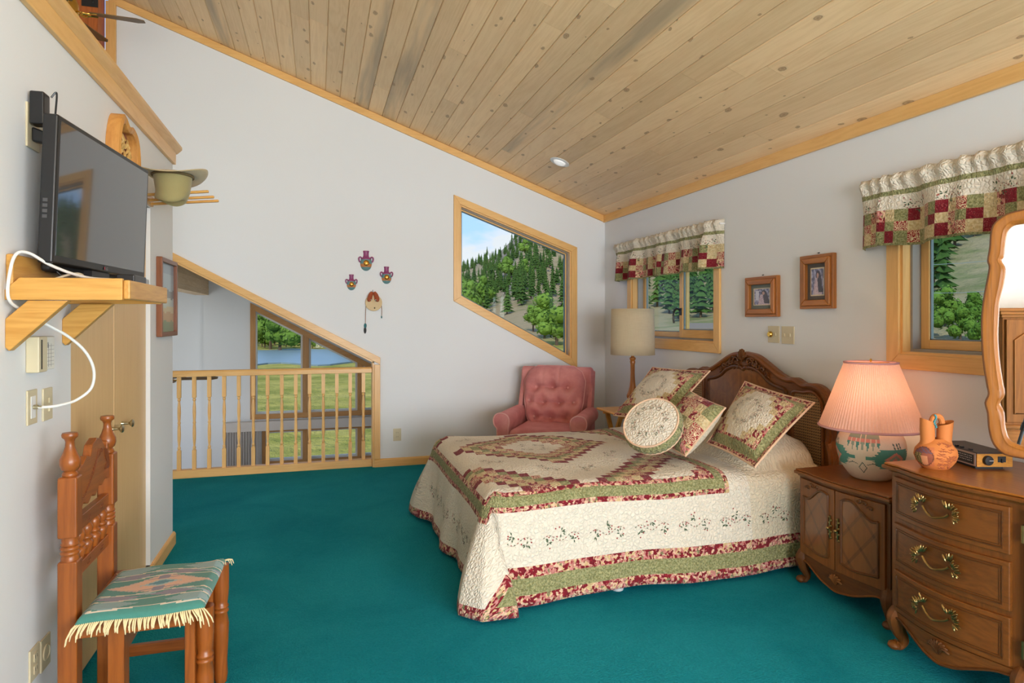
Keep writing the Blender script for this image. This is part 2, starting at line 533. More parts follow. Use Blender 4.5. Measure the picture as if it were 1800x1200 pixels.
# ceiling: deck plus single pine boards
m = MB()
m.prism([(XR + 0.16, zc(XR + 0.16) + 0.02), (XR + 0.16, zc(XR + 0.16) + 0.14), (XRIDGE, zc(XRIDGE) + 0.14), (XFAR - 0.15, zc(XFAR - 0.15) + 0.14), (XFAR - 0.15, zc(XFAR - 0.15) + 0.02), (XRIDGE, zc(XRIDGE) + 0.02)], 'y', YF - 0.15, YB + 0.14)
ceiling = struct(m.build('ceiling', pine('y'), smooth=False), 'sloping ceiling of knotty pine tongue-and-groove boards')
W = 0.1257
LW = W / math.cos(PHI)
rnd = random.Random(3)
nb = int((XR - XRIDGE) / W) + 1
for i in range(nb):
    xc = XR - (i + 0.5) * W
    y = YF - 0.1 - rnd.random() * 2.0
    cuts = [YF - 0.1]
    y = YF - 0.1 + 0.5 + rnd.random() * 3.0
    while y < YB - 0.4:
        cuts.append(y); y += rnd.choice((2.4, 3.0, 3.6, 4.2))
    cuts.append(YB + 0.02)
    if len(cuts) > 2 and cuts[-1] - cuts[-2] < 0.5: cuts.pop(-2)
    for a, b in zip(cuts, cuts[1:]):
        L = (b - a) / 2 - 0.0008
        h, c, t = LW / 2 - 0.0008, 0.005, 0.019
        sec = [(-h + c, 0), (h - c, 0), (h, c), (h, t), (-h, t), (-h, c)]
        p = MB().prism(sec, 'y', -L, L).build('plank', pine('y'), ceiling, True, smooth=False)
        p.location = (xc, (a + b) / 2, zc(xc))
        p.rotation_euler = (0, PHI, 0)

def inset(poly, d):
    n = len(poly)
    area = sum(poly[i][0]*poly[(i+1)%n][1] - poly[(i+1)%n][0]*poly[i][1] for i in range(n))
    s = 1 if area > 0 else -1
    lines = []
    for i in range(n):
        a, b = Vector(poly[i]), Vector(poly[(i+1) % n])
        t = (b - a).normalized(); nn = Vector((-t.y, t.x)) * s
        lines.append((a + nn * d, t))
    out = []
    for i in range(n):
        p, t = lines[i - 1]; q, u = lines[i]
        k = ((q - p).x * u.y - (q - p).y * u.x) / (t.x * u.y - t.y * u.x)
        r = p + t * k; out.append((r.x, r.y))
    return out
def frame_boards(name, outer, inner, axis, a, b, matf, parent, bevel=0.003):
    n = len(outer)
    for i in range(n):
        j = (i + 1) % n
        dx, dz = abs(outer[j][0] - outer[i][0]), abs(outer[j][1] - outer[i][1])
        ax = ('y' if axis == 'x' else 'x') if dx > dz * 0.9 else 'z'
        MB().prism([outer[i], outer[j], inner[j], inner[i]], axis, a, b).build(name, matf(ax), parent, smooth=False, bevel=bevel)
def rect(a, b, c, d): return [(a, c), (b, c), (b, d), (a, d)]

# ---- right wall with two window openings
HZ0, HZ1 = 1.185, 2.02
holes = [rect(4.16, 5.49, HZ0, HZ1), rect(1.24, 2.57, HZ0, HZ1), rect(-3.4, -1.2, 0.6, 2.05)]  # last opening is added, for the rear side fill
o = wall_with_holes('wall_right', rect(YF - 0.15, YB + 0.14, -0.25, 2.50), holes, 'x', XR, XR + 0.16, PAINT)
struct(o, 'white painted wall behind the headboard')
GLASS = glass('window_glass', (0.965, 0.985, 0.98))
GLASST = glass('window_glass_tinted', (0.91, 0.988, 0.97))
def sash(parent, y0, y1, z0, z1, xa, xb, st, bot, gl):
    f = MB()
    s = MB().box(xa, xb, y0, y0 + st, z0, z1).box(xa, xb, y1 - st, y1, z0, z1).build('sash_stile', fir('z'), parent, smooth=False, bevel=0.003)
    MB().box(xa, xb, y0 + st, y1 - st, z0, z0 + bot).box(xa, xb, y0 + st, y1 - st, z1 - st, z1).build('sash_rail', fir('y'), parent, smooth=False, bevel=0.003)
    xm = (xa + xb) / 2
    MB().box(xm - 0.003, xm + 0.003, y0 + st - 0.008, y1 - st + 0.008, z0 + bot - 0.008, z1 - st + 0.008).build('pane', gl, parent, smooth=False)
    e = 0.006
    MB().box(xm - 0.008, xm + 0.008, y0 + st, y0 + st + e, z0 + bot, z1 - st).box(xm - 0.008, xm + 0.008, y1 - st - e, y1 - st, z0 + bot, z1 - st).box(xm - 0.008, xm + 0.008, y0 + st, y1 - st, z0 + bot, z0 + bot + e).build('glazing_bead', plain('grey_bead', S(120, 132, 138), 0.5), parent, smooth=False)
def side_window(name, y0, y1, label, two):
    r = thing(name, None, None, (XR, (y0 + y1) / 2, HZ0), kind='structure'); r['label'] = label
    out = rect(y0 - 0.07, y1 + 0.07, HZ0 - 0.07, HZ1 + 0.07); inn = rect(y0 + 0.004, y1 - 0.004, HZ0 + 0.004, HZ1 - 0.004)
    frame_boards('casing', out, inn, 'x', XR - 0.019, XR, fir, r)
    li = rect(y0 + 0.017, y1 - 0.017, HZ0 + 0.017, HZ1 - 0.017); ho = rect(y0 + 0.001, y1 - 0.001, HZ0 + 0.001, HZ1 - 0.001)
    frame_boards('jamb', ho, li, 'x', XR - 0.004, XR + 0.045, fir, r, 0)
    li2 = rect(y0 + 0.030, y1 - 0.030, HZ0 + 0.030, HZ1 - 0.030)
    frame_boards('track', ho, li2, 'x', XR + 0.045, XR + 0.155, lambda a: ALU, r, 0)
    ym = (y0 + y1) / 2 - 0.09
    a, b = y0 + 0.03, y1 - 0.03
    sash(r, ym - 0.02, b, HZ0 + 0.03, HZ1 - 0.03, XR + 0.098, XR + 0.128, 0.046, 0.046, GLASST)
    sash(r, a, ym + 0.025, HZ0 + 0.03, HZ1 - 0.03, XR + 0.058, XR + 0.092, 0.05, 0.066, GLASST)
    if two:
        h = MB().box(XR + 0.046, XR + 0.058, ym - 0.012, ym + 0.012, 1.40, 1.46)
        h.tube(spline([(XR + 0.045, ym, 1.445), (XR + 0.02, ym + 0.004, 1.455), (XR + 0.005, ym + 0.02, 1.43), (XR + 0.004, ym + 0.028, 1.38), (XR + 0.006, ym + 0.022, 1.335)], 5), [0.009] * 10 + [0.008] * 11, 8)
        h.build('latch_handle', BLACK, r)
side_window('window_2', 4.16, 5.49, 'two-sash wooden window between the corner and the bed head', True)
wr = thing('fill_window_side', None, None, (XR, -2.3, 0.6), kind='structure'); wr['label'] = 'added side window behind the camera for fill light'  # window added so the rear side fill can enter
frame_boards('casing', rect(-3.47, -1.13, 0.53, 2.12), rect(-3.4, -1.2, 0.6, 2.05), 'x', XR - 0.019, XR, fir, wr)
side_window('window_3', 1.24, 2.57, 'two-sash wooden window above the dresser', False)

# ---- back wall: trapezoid window and the opening over the lower room
TRO = [(1.244, 1.543), (2.516, 0.869), (2.516, 2.097), (1.244, 2.561)]
TRI = inset(TRO, 0.060)
OX = 0.497
def zo(x): return 0.978 + 0.531 * (OX - x)          # underside of the sloping opening head
OXL = -1.55
outer = [(OX, 0.0), (XR + 0.16, 0.0), (XR + 0.16, zc(XR + 0.16) + 0.05), (-1.67, zc(-1.67) + 0.05), (-1.67, 0.0), (OXL, 0.0), (OXL, zo(OXL)), (OX, zo(OX))]
o = wall_with_holes('wall_back', outer, [TRI], 'y', YB, YB + 0.14, PAINT)
struct(o, 'white end wall with slanted window and opening over the lower room')
wt = thing('window_1', None, None, (1.88, YB, 0.87), kind='structure'); wt['label'] = 'slanted four-sided picture window in the end wall'
frame_boards('casing', TRO, inset(TRO, 0.063), 'y', YB - 0.02, YB, fir, wt)
frame_boards('jamb', inset(TRI, 0.001), inset(TRI, 0.016), 'y', YB - 0.004, YB + 0.05, fir, wt, 0)
frame_boards('track', inset(TRI, 0.001), inset(TRI, 0.022), 'y', YB + 0.05, YB + 0.08, lambda a: ALU, wt, 0)
frame_boards('sash', inset(TRI, 0.001), inset(TRI, 0.034), 'y', YB + 0.08, YB + 0.115, fir, wt, 0.002)
frame_boards('glazing_bead', inset(TRI, 0.032), inset(TRI, 0.041), 'y', YB + 0.086, YB + 0.109, lambda a: plain('dark_bead', S(84, 104, 108), 0.5), wt, 0)
MB().prism(inset(TRI, 0.030), 'y', YB + 0.095, YB + 0.101).build('pane', GLASS, wt, smooth=False)

# opening head, side casing and lining
tr = thing('trim_1', None, None, (OX, YB, 0), kind='structure'); tr['label'] = 'pine casing around the sloping opening above the railing'
dz = 0.064
MB().prism([(OX + 0.055, zo(OX + 0.055) + dz), (OXL - 0.05, zo(OXL - 0.05) + dz), (OXL - 0.05, zo(OXL - 0.05)), (OX, zo(OX)), (OX + 0.055, zo(OX + 0.055))], 'y', YB - 0.022, YB).build('head_casing', fir('x'), tr, smooth=False, bevel=0.003)
MB().box(OX, OX + 0.055, YB - 0.020, YB, 0.075, zo(OX + 0.055)).build('side_casing', fir('z'), tr, smooth=False, bevel=0.003)
MB().box(OX - 0.015, OX, YB - 0.004, YB + 0.14, 0.0, zo(OX) - 0.002).build('side_lining', fir('z'), tr, smooth=False)
MB().prism([(OX, zo(OX)), (OXL, zo(OXL)), (OXL, zo(OXL) - 0.016), (OX, zo(OX) - 0.016)], 'y', YB - 0.004, YB + 0.14).build('head_lining', wood('fir_trim', S(232, 184, 116), S(210, 154, 84), 'x'), tr, smooth=False)

# ceiling trims
MB().box(XR - 0.021, XR, YF, YB, 2.362, 2.437).build('trim_2', fir('y'), smooth=False, bevel=0.004)
struct(bpy.data.objects['trim_2'], 'pine crown board along the right wall')
MB().prism([(XR - 0.021, zc(XR - 0.021) - 0.069), (XR - 0.021, zc(XR - 0.021) - 0.001), (-1.66, zc(-1.66) - 0.001), (-1.66, zc(-1.66) - 0.069)], 'y', YB - 0.021, YB).build('trim_3', fir('x'), smooth=False, bevel=0.004)
struct(bpy.data.objects['trim_3'], 'pine crown board climbing the end wall under the ceiling')
# vertical trim board, heavy post and bracket at the upper left
MB().box(-1.68, -1.605, YB - 0.03, YB, 0.0, zc(-1.68) - 0.07).build('trim_4', fir('z'), smooth=False, bevel=0.004)
struct(bpy.data.objects['trim_4'], 'pale vertical board at the left edge of the end wall')
redpost = wood('red_fir', S(176, 96, 46), S(128, 62, 26), 'z', 0.45, 0.15)
pst = thing('timber_post', 'reddish timber post with black bracket at the upper left', 'post', (-1.86, YB - 0.09, 0))
MB().box(-2.02, -1.69, YB - 0.19, YB, 0.0, zc(-1.95) - 0.005).build('shaft', redpost, pst, smooth=False, bevel=0.006)
b = MB().box(-1.80, -1.685, YB - 0.197, YB - 0.19, 3.86, 4.02)
for k in (0, 1, 2): b.ell((-1.72 - 0.03 * k, YB - 0.198, 3.90 + 0.035 * k), (0.012, 0.006, 0.012))
b.build('bracket', BLACKM, pst, smooth=True)
o = wall_with_holes('wall_far_left', [(XFAR, -0.25), (-2.02, -0.25), (-2.02, zc(-2.02) + 0.02), (XFAR, zc(XFAR) + 0.02)], [], 'y', YB, YB + 0.14, PAINT); struct(o)
# outer left wall with openings added for the stair and lower fill lights
o = wall_with_holes('wall_outer_left', rect(YF - 0.15, 11.2, -2.95, 4.2), [rect(-0.5, 3.7, 0.9, 3.1), rect(7.0, 9.6, -1.0, 1.0)], 'x', XFAR - 0.15, XFAR, PAINT); struct(o)
# wall behind the camera with an opening added for the front fill light
o = wall_with_holes('wall_front', [(XFAR, 0), (XR + 0.16, 0), (XR + 0.16, zc(XR) + 0.02), (XRIDGE, zc(XRIDGE) + 0.05), (XFAR, zc(XFAR) + 0.05)], [rect(-0.6, 2.6, 0.35, 2.3)], 'y', YF - 0.15, YF, PAINT); struct(o)
wf = thing('fill_window_front', None, None, (0.95, YF, 0.6), kind='structure'); wf['label'] = 'added wide window behind the camera for fill light'
frame_boards('casing', rect(-0.67, 2.67, 0.28, 2.37), rect(-0.6, 2.6, 0.35, 2.3), 'y', YF, YF + 0.02, fir, wf)
MB().box(0.97, 1.03, YF - 0.1, YF - 0.05, 0.35, 2.3).build('mullion', fir('z'), wf, smooth=False)

# ---- left partition with closet opening, cap ledge
CY0, CY1, CZ = 2.66, 3.80, 1.95
YE = 4.345
pl = [(YF, 0.0), (CY0, 0.0), (CY0, CZ), (CY1, CZ), (CY1, 0.0), (YE, 0.0), (YE, 2.40), (YF, 2.40)]
o = wall_with_holes('wall_left', pl, [], 'x', XL - 0.11, XL, PAINT)
struct(o, 'white partition wall with the closet and the television shelf')
m = MB().box(-1.52, XL - 0.11, YE - 0.11, YE, 0, 2.40).box(-1.52, -1.45, YF, YE - 0.11, 0, 2.40).box(-1.45, XL - 0.11, YF, YE - 0.11, 2.34, 2.40)
struct(m.build('wall_closet', PAINT, smooth=False))
cap = thing('trim_5', None, None, (XL, 2, 2.3), kind='structure'); cap['label'] = 'pine ledge and fascia capping the left partition'
MB().box(XL, XL + 0.019, YF, YE, 2.303, 2.395).build('fascia', fir('y'), cap, smooth=False, bevel=0.003)
MB().prism([(XL - 0.12, 2.395), (XL + 0.019, 2.372), (XL + 0.040, 2.392), (XL + 0.048, 2.400), (XL + 0.048, 2.418), (XL - 0.12, 2.418)], 'y', YF, YE + 0.03).build('ledge', fir('y'), cap, smooth=False, bevel=0.003)
MB().box(XL - 0.7, XL - 0.12, YF, YE + 0.03, 2.400, 2.418).build('ledge_top', fir('y'), cap, smooth=False)

struct(MB().box(XL - 0.1, -0.10, -1.44, -1.30, 0.0, 2.45).build('light_blocker', PAINT, smooth=False))  # unseen stub added to keep the front fill off the armoire
# closet doors (two flush leaves)
for k, (a, b, ky, kz, lab) in enumerate(((CY0 + 0.004, 3.240, 3.20, 0.885, 'flush birch closet door beside the carved chair'), (3.245, CY1 - 0.004, 3.36, 0.885, 'flush birch closet door next to the wall end'))):
    d = thing('door_%d' % (k + 1), None, None, (XL - 0.04, a, 0), kind='structure'); d['label'] = lab
    MB().box(XL - 0.055, XL - 0.020, a, b, 0.015, CZ - 0.008).build('leaf', birch('z'), d, smooth=False, bevel=0.002)
    prof = [(0.010, 0), (0.008, 0.006), (0.006, 0.012), (0.006, 0.030), (0.011, 0.036), (0.017, 0.040), (0.018, 0.046), (0.012, 0.050), (1e-4, 0.051)]
    MB().lathe(prof, 16, (XL - 0.020, ky, kz), 0, Matrix.Rotation(R(90), 4, 'Y')).build('knob', plain('satin_nickel', S(190, 180, 150), 0.3, metal=1.0), d)
MB().box(XL - 0.09, XL - 0.001, CY0 + 0.0, CY1, CZ - 0.0005, CZ + 0.0005).build('door_track', ALU, bpy.data.objects['door_1'], smooth=False)

# baseboards
BBP = [(0, 0), (0.015, 0), (0.015, 0.062), (0.009, 0.072), (0.004, 0.075), (0, 0.075)]
MB().prism([(YB - a, z) for a, z in BBP], 'x', OX + 0.0005, XR).build('baseboard_back', fir('x'), smooth=False)
struct(bpy.data.objects['baseboard_back'])
MB().prism([(XR - a, z) for a, z in BBP], 'y', YF, YB - 0.015).build('baseboard_right', fir('y'), smooth=False)
struct(bpy.data.objects['baseboard_right'])
bb = thing('baseboard_left', None, None, (XL, 4, 0), kind='structure')
MB().prism([(XL + a, z) for a, z in BBP], 'y', CY1 + 0.03, YE + 0.015).build('board', fir('y'), bb, smooth=False)
MB().prism([(XL + a, z) for a, z in BBP], 'y', YF, CY0 - 0.03).build('board', fir('y'), bb, smooth=False)
MB().box(XL - 0.02, XL + 0.012, CY1 + 0.0, CY1 + 0.03, 0, 0.072).build('return_block', fir('z'), bb, smooth=False)
MB().box(-1.4, XL + 0.0, YE, YE + 0.015, 0, 0.072).build('board', fir('x'), bb, smooth=False)

# ---- railing
rl = thing('railing', 'honey pine railing with turned balusters across the opening', 'railing', (-0.5, YB + 0.06, 0))
MB().box(OXL + 0.01, OX - 0.017, YB + 0.025, YB + 0.095, 0.0, 0.070).build('bottom_rail', fir('x'), rl, smooth=False, bevel=0.004)
MB().prism([(YB + 0.022, 0.872), (YB + 0.098, 0.872), (YB + 0.098, 0.910), (YB + 0.086, 0.924), (YB + 0.034, 0.924), (YB + 0.022, 0.910)], 'x', OXL + 0.01, OX - 0.017).build('top_rail', fir('x'), rl, smooth=False, bevel=0.003)
bal = MB()
h = 0.0155
bal.box(-h, h, -h, h, 0.069, 0.235).box(-h, h, -h, h, 0.690, 0.873)
pr = [(0.015, 0.235), (0.010, 0.243), (0.0135, 0.252), (0.0135, 0.262), (0.0085, 0.270), (0.0095, 0.285), (0.0135, 0.33), (0.0145, 0.38), (0.0125, 0.44), (0.0105, 0.462), (0.0135, 0.468), (0.0135, 0.478), (0.0105, 0.484), (0.0125, 0.51), (0.0145, 0.56), (0.013, 0.61), (0.0095, 0.648), (0.0085, 0.658), (0.0135, 0.666), (0.0135, 0.676), (0.010, 0.682), (0.015, 0.690)]
bal.lathe(pr, 12)
bme = bal.mesh('baluster', fir('z'))
x = 0.404
k = 0
while x > OXL + 0.03:
    b = bpy.data.objects.new('baluster', bme); COL.objects.link(b); b.parent = rl; b.matrix_parent_inverse = Matrix.Translation(-rl.location)
    b.location = (x, YB + 0.06, 0); x -= 0.1193; k += 1

# ---- lower room beyond the opening
YL = 10.3
def zl(x): return 1.06 + 0.531 * (OX - x)
m = MB()
top = [(2.2, zl(2.2)), (XRB := -1.62, zl(-1.62)), (XFAR, zl(-1.62) - 0.531 * (-1.62 - XFAR))]
m.prism(top + [(p[0], p[1] + 0.12) for p in top[::-1]], 'y', YB + 0.1401, YL + 0.9)
struct(m.build('ceiling_lower', plain('lower_ceiling', (0.74, 0.74, 0.75), 0.8), smooth=False))
UPO = [(-0.963, -0.115), (1.55, -0.115), (1.55, 0.268), (-0.963, 1.618)]
LWO = rect(-0.80, 1.55, -0.80, -0.26)
o = wall_with_holes('wall_lower_far', [(-1.58, -2.95), (2.2, -2.95), (2.2, zl(2.2) + 0.03), (-1.58, zl(-1.58) + 0.03)], [inset(UPO, 0.07), inset(LWO, 0.05)], 'y', YL, YL + 0.15, PAINT)
struct(o, 'far gable wall of the lower room with tall windows')
struct(MB().box(XFAR, -1.58, YL + 0.35, YL + 0.5, -2.95, 2.0).box(-1.60, -1.58, YL, YL + 0.5, -2.95, 2.0).build('wall_lower_left', PAINT, smooth=False))
struct(MB().box(2.2, 2.35, YB + 0.14, YL + 0.15, -2.95, 0.12).build('wall_lower_right', PAINT, smooth=False))
struct(MB().box(XFAR, 2.2, YB + 0.14, YL + 0.9, -2.95, -2.75).build('floor_lower', plain('beige_floor', S(180, 165, 140), 0.6), smooth=False))
struct(MB().box(XFAR, 2.2, YB + 0.06, YB + 0.1399, -2.95, -0.2501).build('wall_lower_near', PAINT, smooth=False))
gw = thing('window_4', None, None, (0.2, YL, -0.8), kind='structure'); gw['label'] = 'tall gable window of the lower room seen over the railing'
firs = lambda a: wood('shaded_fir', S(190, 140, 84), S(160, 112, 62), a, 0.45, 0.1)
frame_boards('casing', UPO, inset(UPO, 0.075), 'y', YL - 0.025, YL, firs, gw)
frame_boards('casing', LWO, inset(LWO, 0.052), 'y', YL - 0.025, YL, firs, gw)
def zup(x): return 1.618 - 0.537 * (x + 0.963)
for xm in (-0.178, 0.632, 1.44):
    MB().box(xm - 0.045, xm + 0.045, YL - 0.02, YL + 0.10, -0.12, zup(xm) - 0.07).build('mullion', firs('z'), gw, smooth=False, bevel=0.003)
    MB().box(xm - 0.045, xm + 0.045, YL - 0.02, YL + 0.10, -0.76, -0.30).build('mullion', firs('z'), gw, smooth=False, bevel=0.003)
xs = [-0.90, -0.178, 0.632, 1.44]
WHITEV = plain('white_vinyl', S(214, 214, 210), 0.5)
for a, b in zip(xs, xs[1:]):
    a0 = a + (0.045 if a > -0.5 else 0.0); b0 = b - 0.045
    q = [(a0, -0.045), (b0, -0.045), (b0, zup(b0) - 0.082), (a0, zup(a0) - 0.082)]
    frame_boards('vinyl_frame', q, inset(q, 0.03), 'y', YL + 0.04, YL + 0.09, lambda k: WHITEV, gw, 0)
    MB().prism(inset(q, 0.02), 'y', YL + 0.064, YL + 0.069).build('pane', GLASS, gw, smooth=False)
    a1 = max(a0, -0.75)
    q = rect(a1, b0, -0.75, -0.31)
    frame_boards('vinyl_frame', q, inset(q, 0.028), 'y', YL + 0.04, YL + 0.09, lambda k: WHITEV, gw, 0)
    MB().prism(inset(q, 0.02), 'y', YL + 0.064, YL + 0.069).build('pane', GLASS, gw, smooth=False)
# vertical blinds with their head box
vb = thing('vertical_blind', 'grey vertical blind with a padded head box below the gable window', 'blind', (-0.5, YL - 0.08, -1.6))
BL = plain('blind_fabric', S(214, 208, 204), 0.85, 0.05)
MB().box(-1.31, 1.6, YL - 0.13, YL - 0.026, -0.275, -0.135).build('head_box', plain('blind_head', S(206, 198, 192), 0.8), vb, smooth=False, bevel=0.004)
for k in range(13):
    xx = -1.28 + k * 0.036
    MB().bar((xx, YL - 0.10, -1.75), (xx, YL - 0.10, -0.275), 0.004, 0.085, (0.45, 1, 0)).build('vane', BL, vb, smooth=False)
# ridge beam
bm_ = thing('ridge_beam', 'pale laminated ridge beam in the lower room', 'beam', (-1.62, 8, 1.73), kind='structure')
glu = wood('glulam', S(214, 184, 140), S(190, 150, 100), 'y', 0.5, 0.1, 0.8, 0.9, knots=0.3)
for k in range(6):
    MB().box(-1.71, -1.53 + 0.0006 * (k % 2), YB + 0.1405, YL - 0.001, 1.725 + 0.0635 * k, 1.725 + 0.0635 * (k + 1) - 0.0006).build('lamella', glu, bm_, smooth=False)

# recessed ceiling light
rc = thing('recessed_light', 'white recessed eyeball light in the sloping pine ceiling', 'light', (0, 0, 0))
def ceil_hit(u, v):
    f = 1135.0; t = R(16.72); k = (u - 900) / f
    r = Vector((math.sin(t) + math.cos(t) * k, math.cos(t) - math.sin(t) * k, -(v - 562.5) / f))
    # ray against z = 2.43 + SL*(XR-x)
    s = (2.43 + SL * XR - 1.36) / (r.z + SL * r.x)
    return Vector((0, 0, 1.36)) + r * s
c = ceil_hit(984, 284)
rc.location = c; rc.rotation_euler = (0, PHI, 0)
MB().lathe([(0.060, 0.002), (0.086, -0.001), (0.088, -0.006), (0.080, -0.010), (0.064, -0.010), (0.058, -0.004)], 28).build('trim_ring', WHITEP, rc, True)
MB().lathe([(1e-4, -0.028), (0.030, -0.026), (0.050, -0.016), (0.058, 0.0), (0.058, 0.004)], 24).build('eyeball', plain('lamp_white', S(244, 244, 242), 0.4, em=(1, 0.98, 0.95), ems=0.25), rc, True)

# ================================================================== bed
BX0, BX1, BY0, BY1 = 0.76, 2.705, 2.935, 4.465      # mattress plan
bed = thing('bed', 'double bed with carved French provincial headboard and cane panels', 'bed', (1.7, 3.7, 0))
HBP = [(0, 1.150), (.10, 1.140), (.16, 1.122), (.22, 1.094), (.29, 1.060), (.35, 1.032), (.40, 1.016), (.44, 1.012), (.48, 1.016), (.51, 1.008), (.55, .992), (.58, .988), (.62, .994), (.67, .990), (.715, .970), (.745, .935), (.765, .88), (.772, .80), (.772, .72), (.762, .69), (.772, .66), (.785, .60), (.790, .50), (.785, .40), (.775, .30), (.775, .0)]
HC = 3.70
smo = [tuple(p) for p in spline([(a, b, 0) for a, b in HBP[:-1]], 4)]
half = [(p[0], p[1]) for p in smo] + [(0.775, 0.0)]
inl = [(0.70, 0.0), (0.70, 0.40), (-0.70, 0.40), (-0.70, 0.0)]
outl = [(HC + d, z) for d, z in half] 
outl2 = [(HC - d, z) for d, z in half[::-1]]
poly = outl2 + outl + [(HC + 0.69, 0.0), (HC + 0.69, 0.34), (HC - 0.69, 0.34), (HC - 0.69, 0.0)]
hb = MB().prism(poly, 'x', 2.735, 2.775).build('headboard', oak('y'), bed, smooth=False, bevel=0.006)
XF_ = 2.735
edge = [Vector((XF_ - 0.002, y, z - 0.016)) for y, z in ([(HC - d * 0.982, z) for d, z in half[::-1] if z > .4] + [(HC + d * 0.982, z) for d, z in half if z > .4])]
MB().tube(edge, 0.017, 8).build('edge_moulding', oak('y'), hb)
# centre burl panel: recess border and raised moulding
cp = [(0, 1.030), (.03, 1.043), (.10, 1.044), (.18, 1.018), (.25, .975), (.32, .950), (.38, .940), (.405, .925), (.41, .88), (.41, .55)]
cps = [tuple(p)[:2] for p in spline([(a, b, 0) for a, b in cp], 4)]
cl = [(HC - d, z) for d, z in cps[::-1]] + [(HC + d, z) for d, z in cps]
MB().prism(cl, 'x', 2.7305, 2.7355).build('centre_panel', burl('z'), hb, smooth=False)
MB().tube([Vector((2.731, y, z)) for y, z in cl], 0.013, 8).build('panel_moulding', oak_dark('y'), hb)
N = Nodes('cane_webbing'); v = N.coord('Object', (1, 1, 1))
sx = N.n('SeparateXYZ', {'Vector': v})
def hole(a, b, s):
    fa = N.math('ABSOLUTE', N.math('SUBTRACT', N.math('FRACT', N.math('MULTIPLY', a, s)), .5))
    fb = N.math('ABSOLUTE', N.math('SUBTRACT', N.math('FRACT', N.math('MULTIPLY', b, s)), .5))
    d = N.math('SQRT', N.math('ADD', N.math('MULTIPLY', fa, fa), N.math('MULTIPLY', fb, fb)))
    return N.math('LESS_THAN', d, 0.30)
hm = hole(sx.outputs['Y'], sx.outputs['Z'], 62.0)
N.bsdf(N.mix(hm, N.mix(N.noise(v, 60, 2), S(150, 108, 62), S(186, 146, 96)), S(62, 40, 20)), 0.6, N.bump(hm, -0.6, 0.004))
CANE = N.mat
for sg in (-1, 1):
    q = [(.47, .50), (.47, .925), (.50, .935), (.56, .935), (.62, .945), (.66, .935), (.70, .90), (.712, .85), (.712, .50)]
    qs = [q[0]] + [tuple(p)[:2] for p in spline([(a, b, 0) for a, b in q[1:-1]], 4)] + [q[-1]]
    pp = [(HC + sg * d, z) for d, z in qs]
    MB().prism(pp, 'x', 2.7312, 2.7355).build('cane_panel', CANE, hb, smooth=False)
    MB().tube([Vector((2.731, y, z)) for y, z in pp], 0.011, 8).build('panel_moulding', oak('y'), hb)
# carving: shell and acanthus scrolls
cv = MB()
for k in range(7):
    an = R(-60 + 20 * k)
    cv.tube(spline([(2.726, HC, 1.085), (2.714, HC + .028 * math.sin(an), 1.085 + .05 * math.cos(an)), (2.722, HC + .052 * math.sin(an), 1.085 + .082 * math.cos(an))], 4), [.005, .006, .007, .008, .009, .0095, .010, .009, .006], 6)
cv.build('shell_carving', oak_dark('z'), hb)
rr = random.Random(5)
for sg in (-1, 1):
    sc_ = MB()
    for k, (d, z, s, fl) in enumerate(((.07, 1.085, .034, 1), (.12, 1.075, .030, -1), (.165, 1.058, .026, 1), (.205, 1.040, .022, -1), (.24, 1.022, .018, 1), (.055, 1.055, .022, -1), (.10, 1.098, .018, 1))):
        pts = []
        for t in range(14):
            an = t * 0.52 * fl + k; q = s * (1 - t / 15.0)
            pts.append((2.727 - .006 * math.sin(t * .25), HC + sg * (d + q * math.cos(an)), z + q * math.sin(an) * .85))
        sc_.tube(pts, [.0035 + .004 * (1 - t / 14) for t in range(14)], 6)
    for k in range(6):
        d = .05 + .04 * k; z = 1.065 - .0085 * k
        sc_.ell((2.729, HC + sg * d, z + .022 * (-1) ** k), (.006, .017, .007), 8, 5, Matrix.Rotation(R(sg * 35 * (-1) ** k), 3, 'X'))
    sc_.build('scroll_carving', oak_dark('y'), hb)
# mattress, box spring, frame feet
def soft_box(x0, x1, y0, y1, z0, z1, r):
    bm = bmesh.new()
    bmesh.ops.create_cube(bm, size=1.0)
    for v in bm.verts:
        v.co = Vector((lerp(x0, x1, v.co.x + .5), lerp(y0, y1, v.co.y + .5), lerp(z0, z1, v.co.z + .5)))
    bmesh.ops.bevel(bm, geom=bm.edges[:], offset=r, segments=4, profile=.5, affect='EDGES')
    me = bpy.data.meshes.new('m'); bm.to_mesh(me); bm.free()
    mb = MB(); mb.add([v.co for v in me.vertices], [list(p.vertices) for p in me.polygons]); bpy.data.meshes.remove(me)
    return mb
TICK = plain('mattress_ticking', S(226, 222, 212), 0.9, 0.03)
soft_box(BX0 + .03, 2.70, BY0 + .03, BY1 - .03, 0.31, 0.50, 0.05).build('mattress', TICK, bed)
soft_box(BX0 + .04, 2.70, BY0 + .04, BY1 - .04, 0.12, 0.305, 0.02).build('box_spring', TICK, bed)
for x, y in ((BX0 + .10, BY0 + .06), (BX0 + .10, BY1 - .06), (1.45, BY0 + .04), (2.5, BY0 + .06), (2.5, BY1 - .06)):
    MB().lathe([(.03, 0), (.034, .02), (.03, .04), (.018, .05), (.018, .13)], 12, (x, y, 0)).build('foot', plain('glide_grey', S(190, 192, 192), .5), bed)

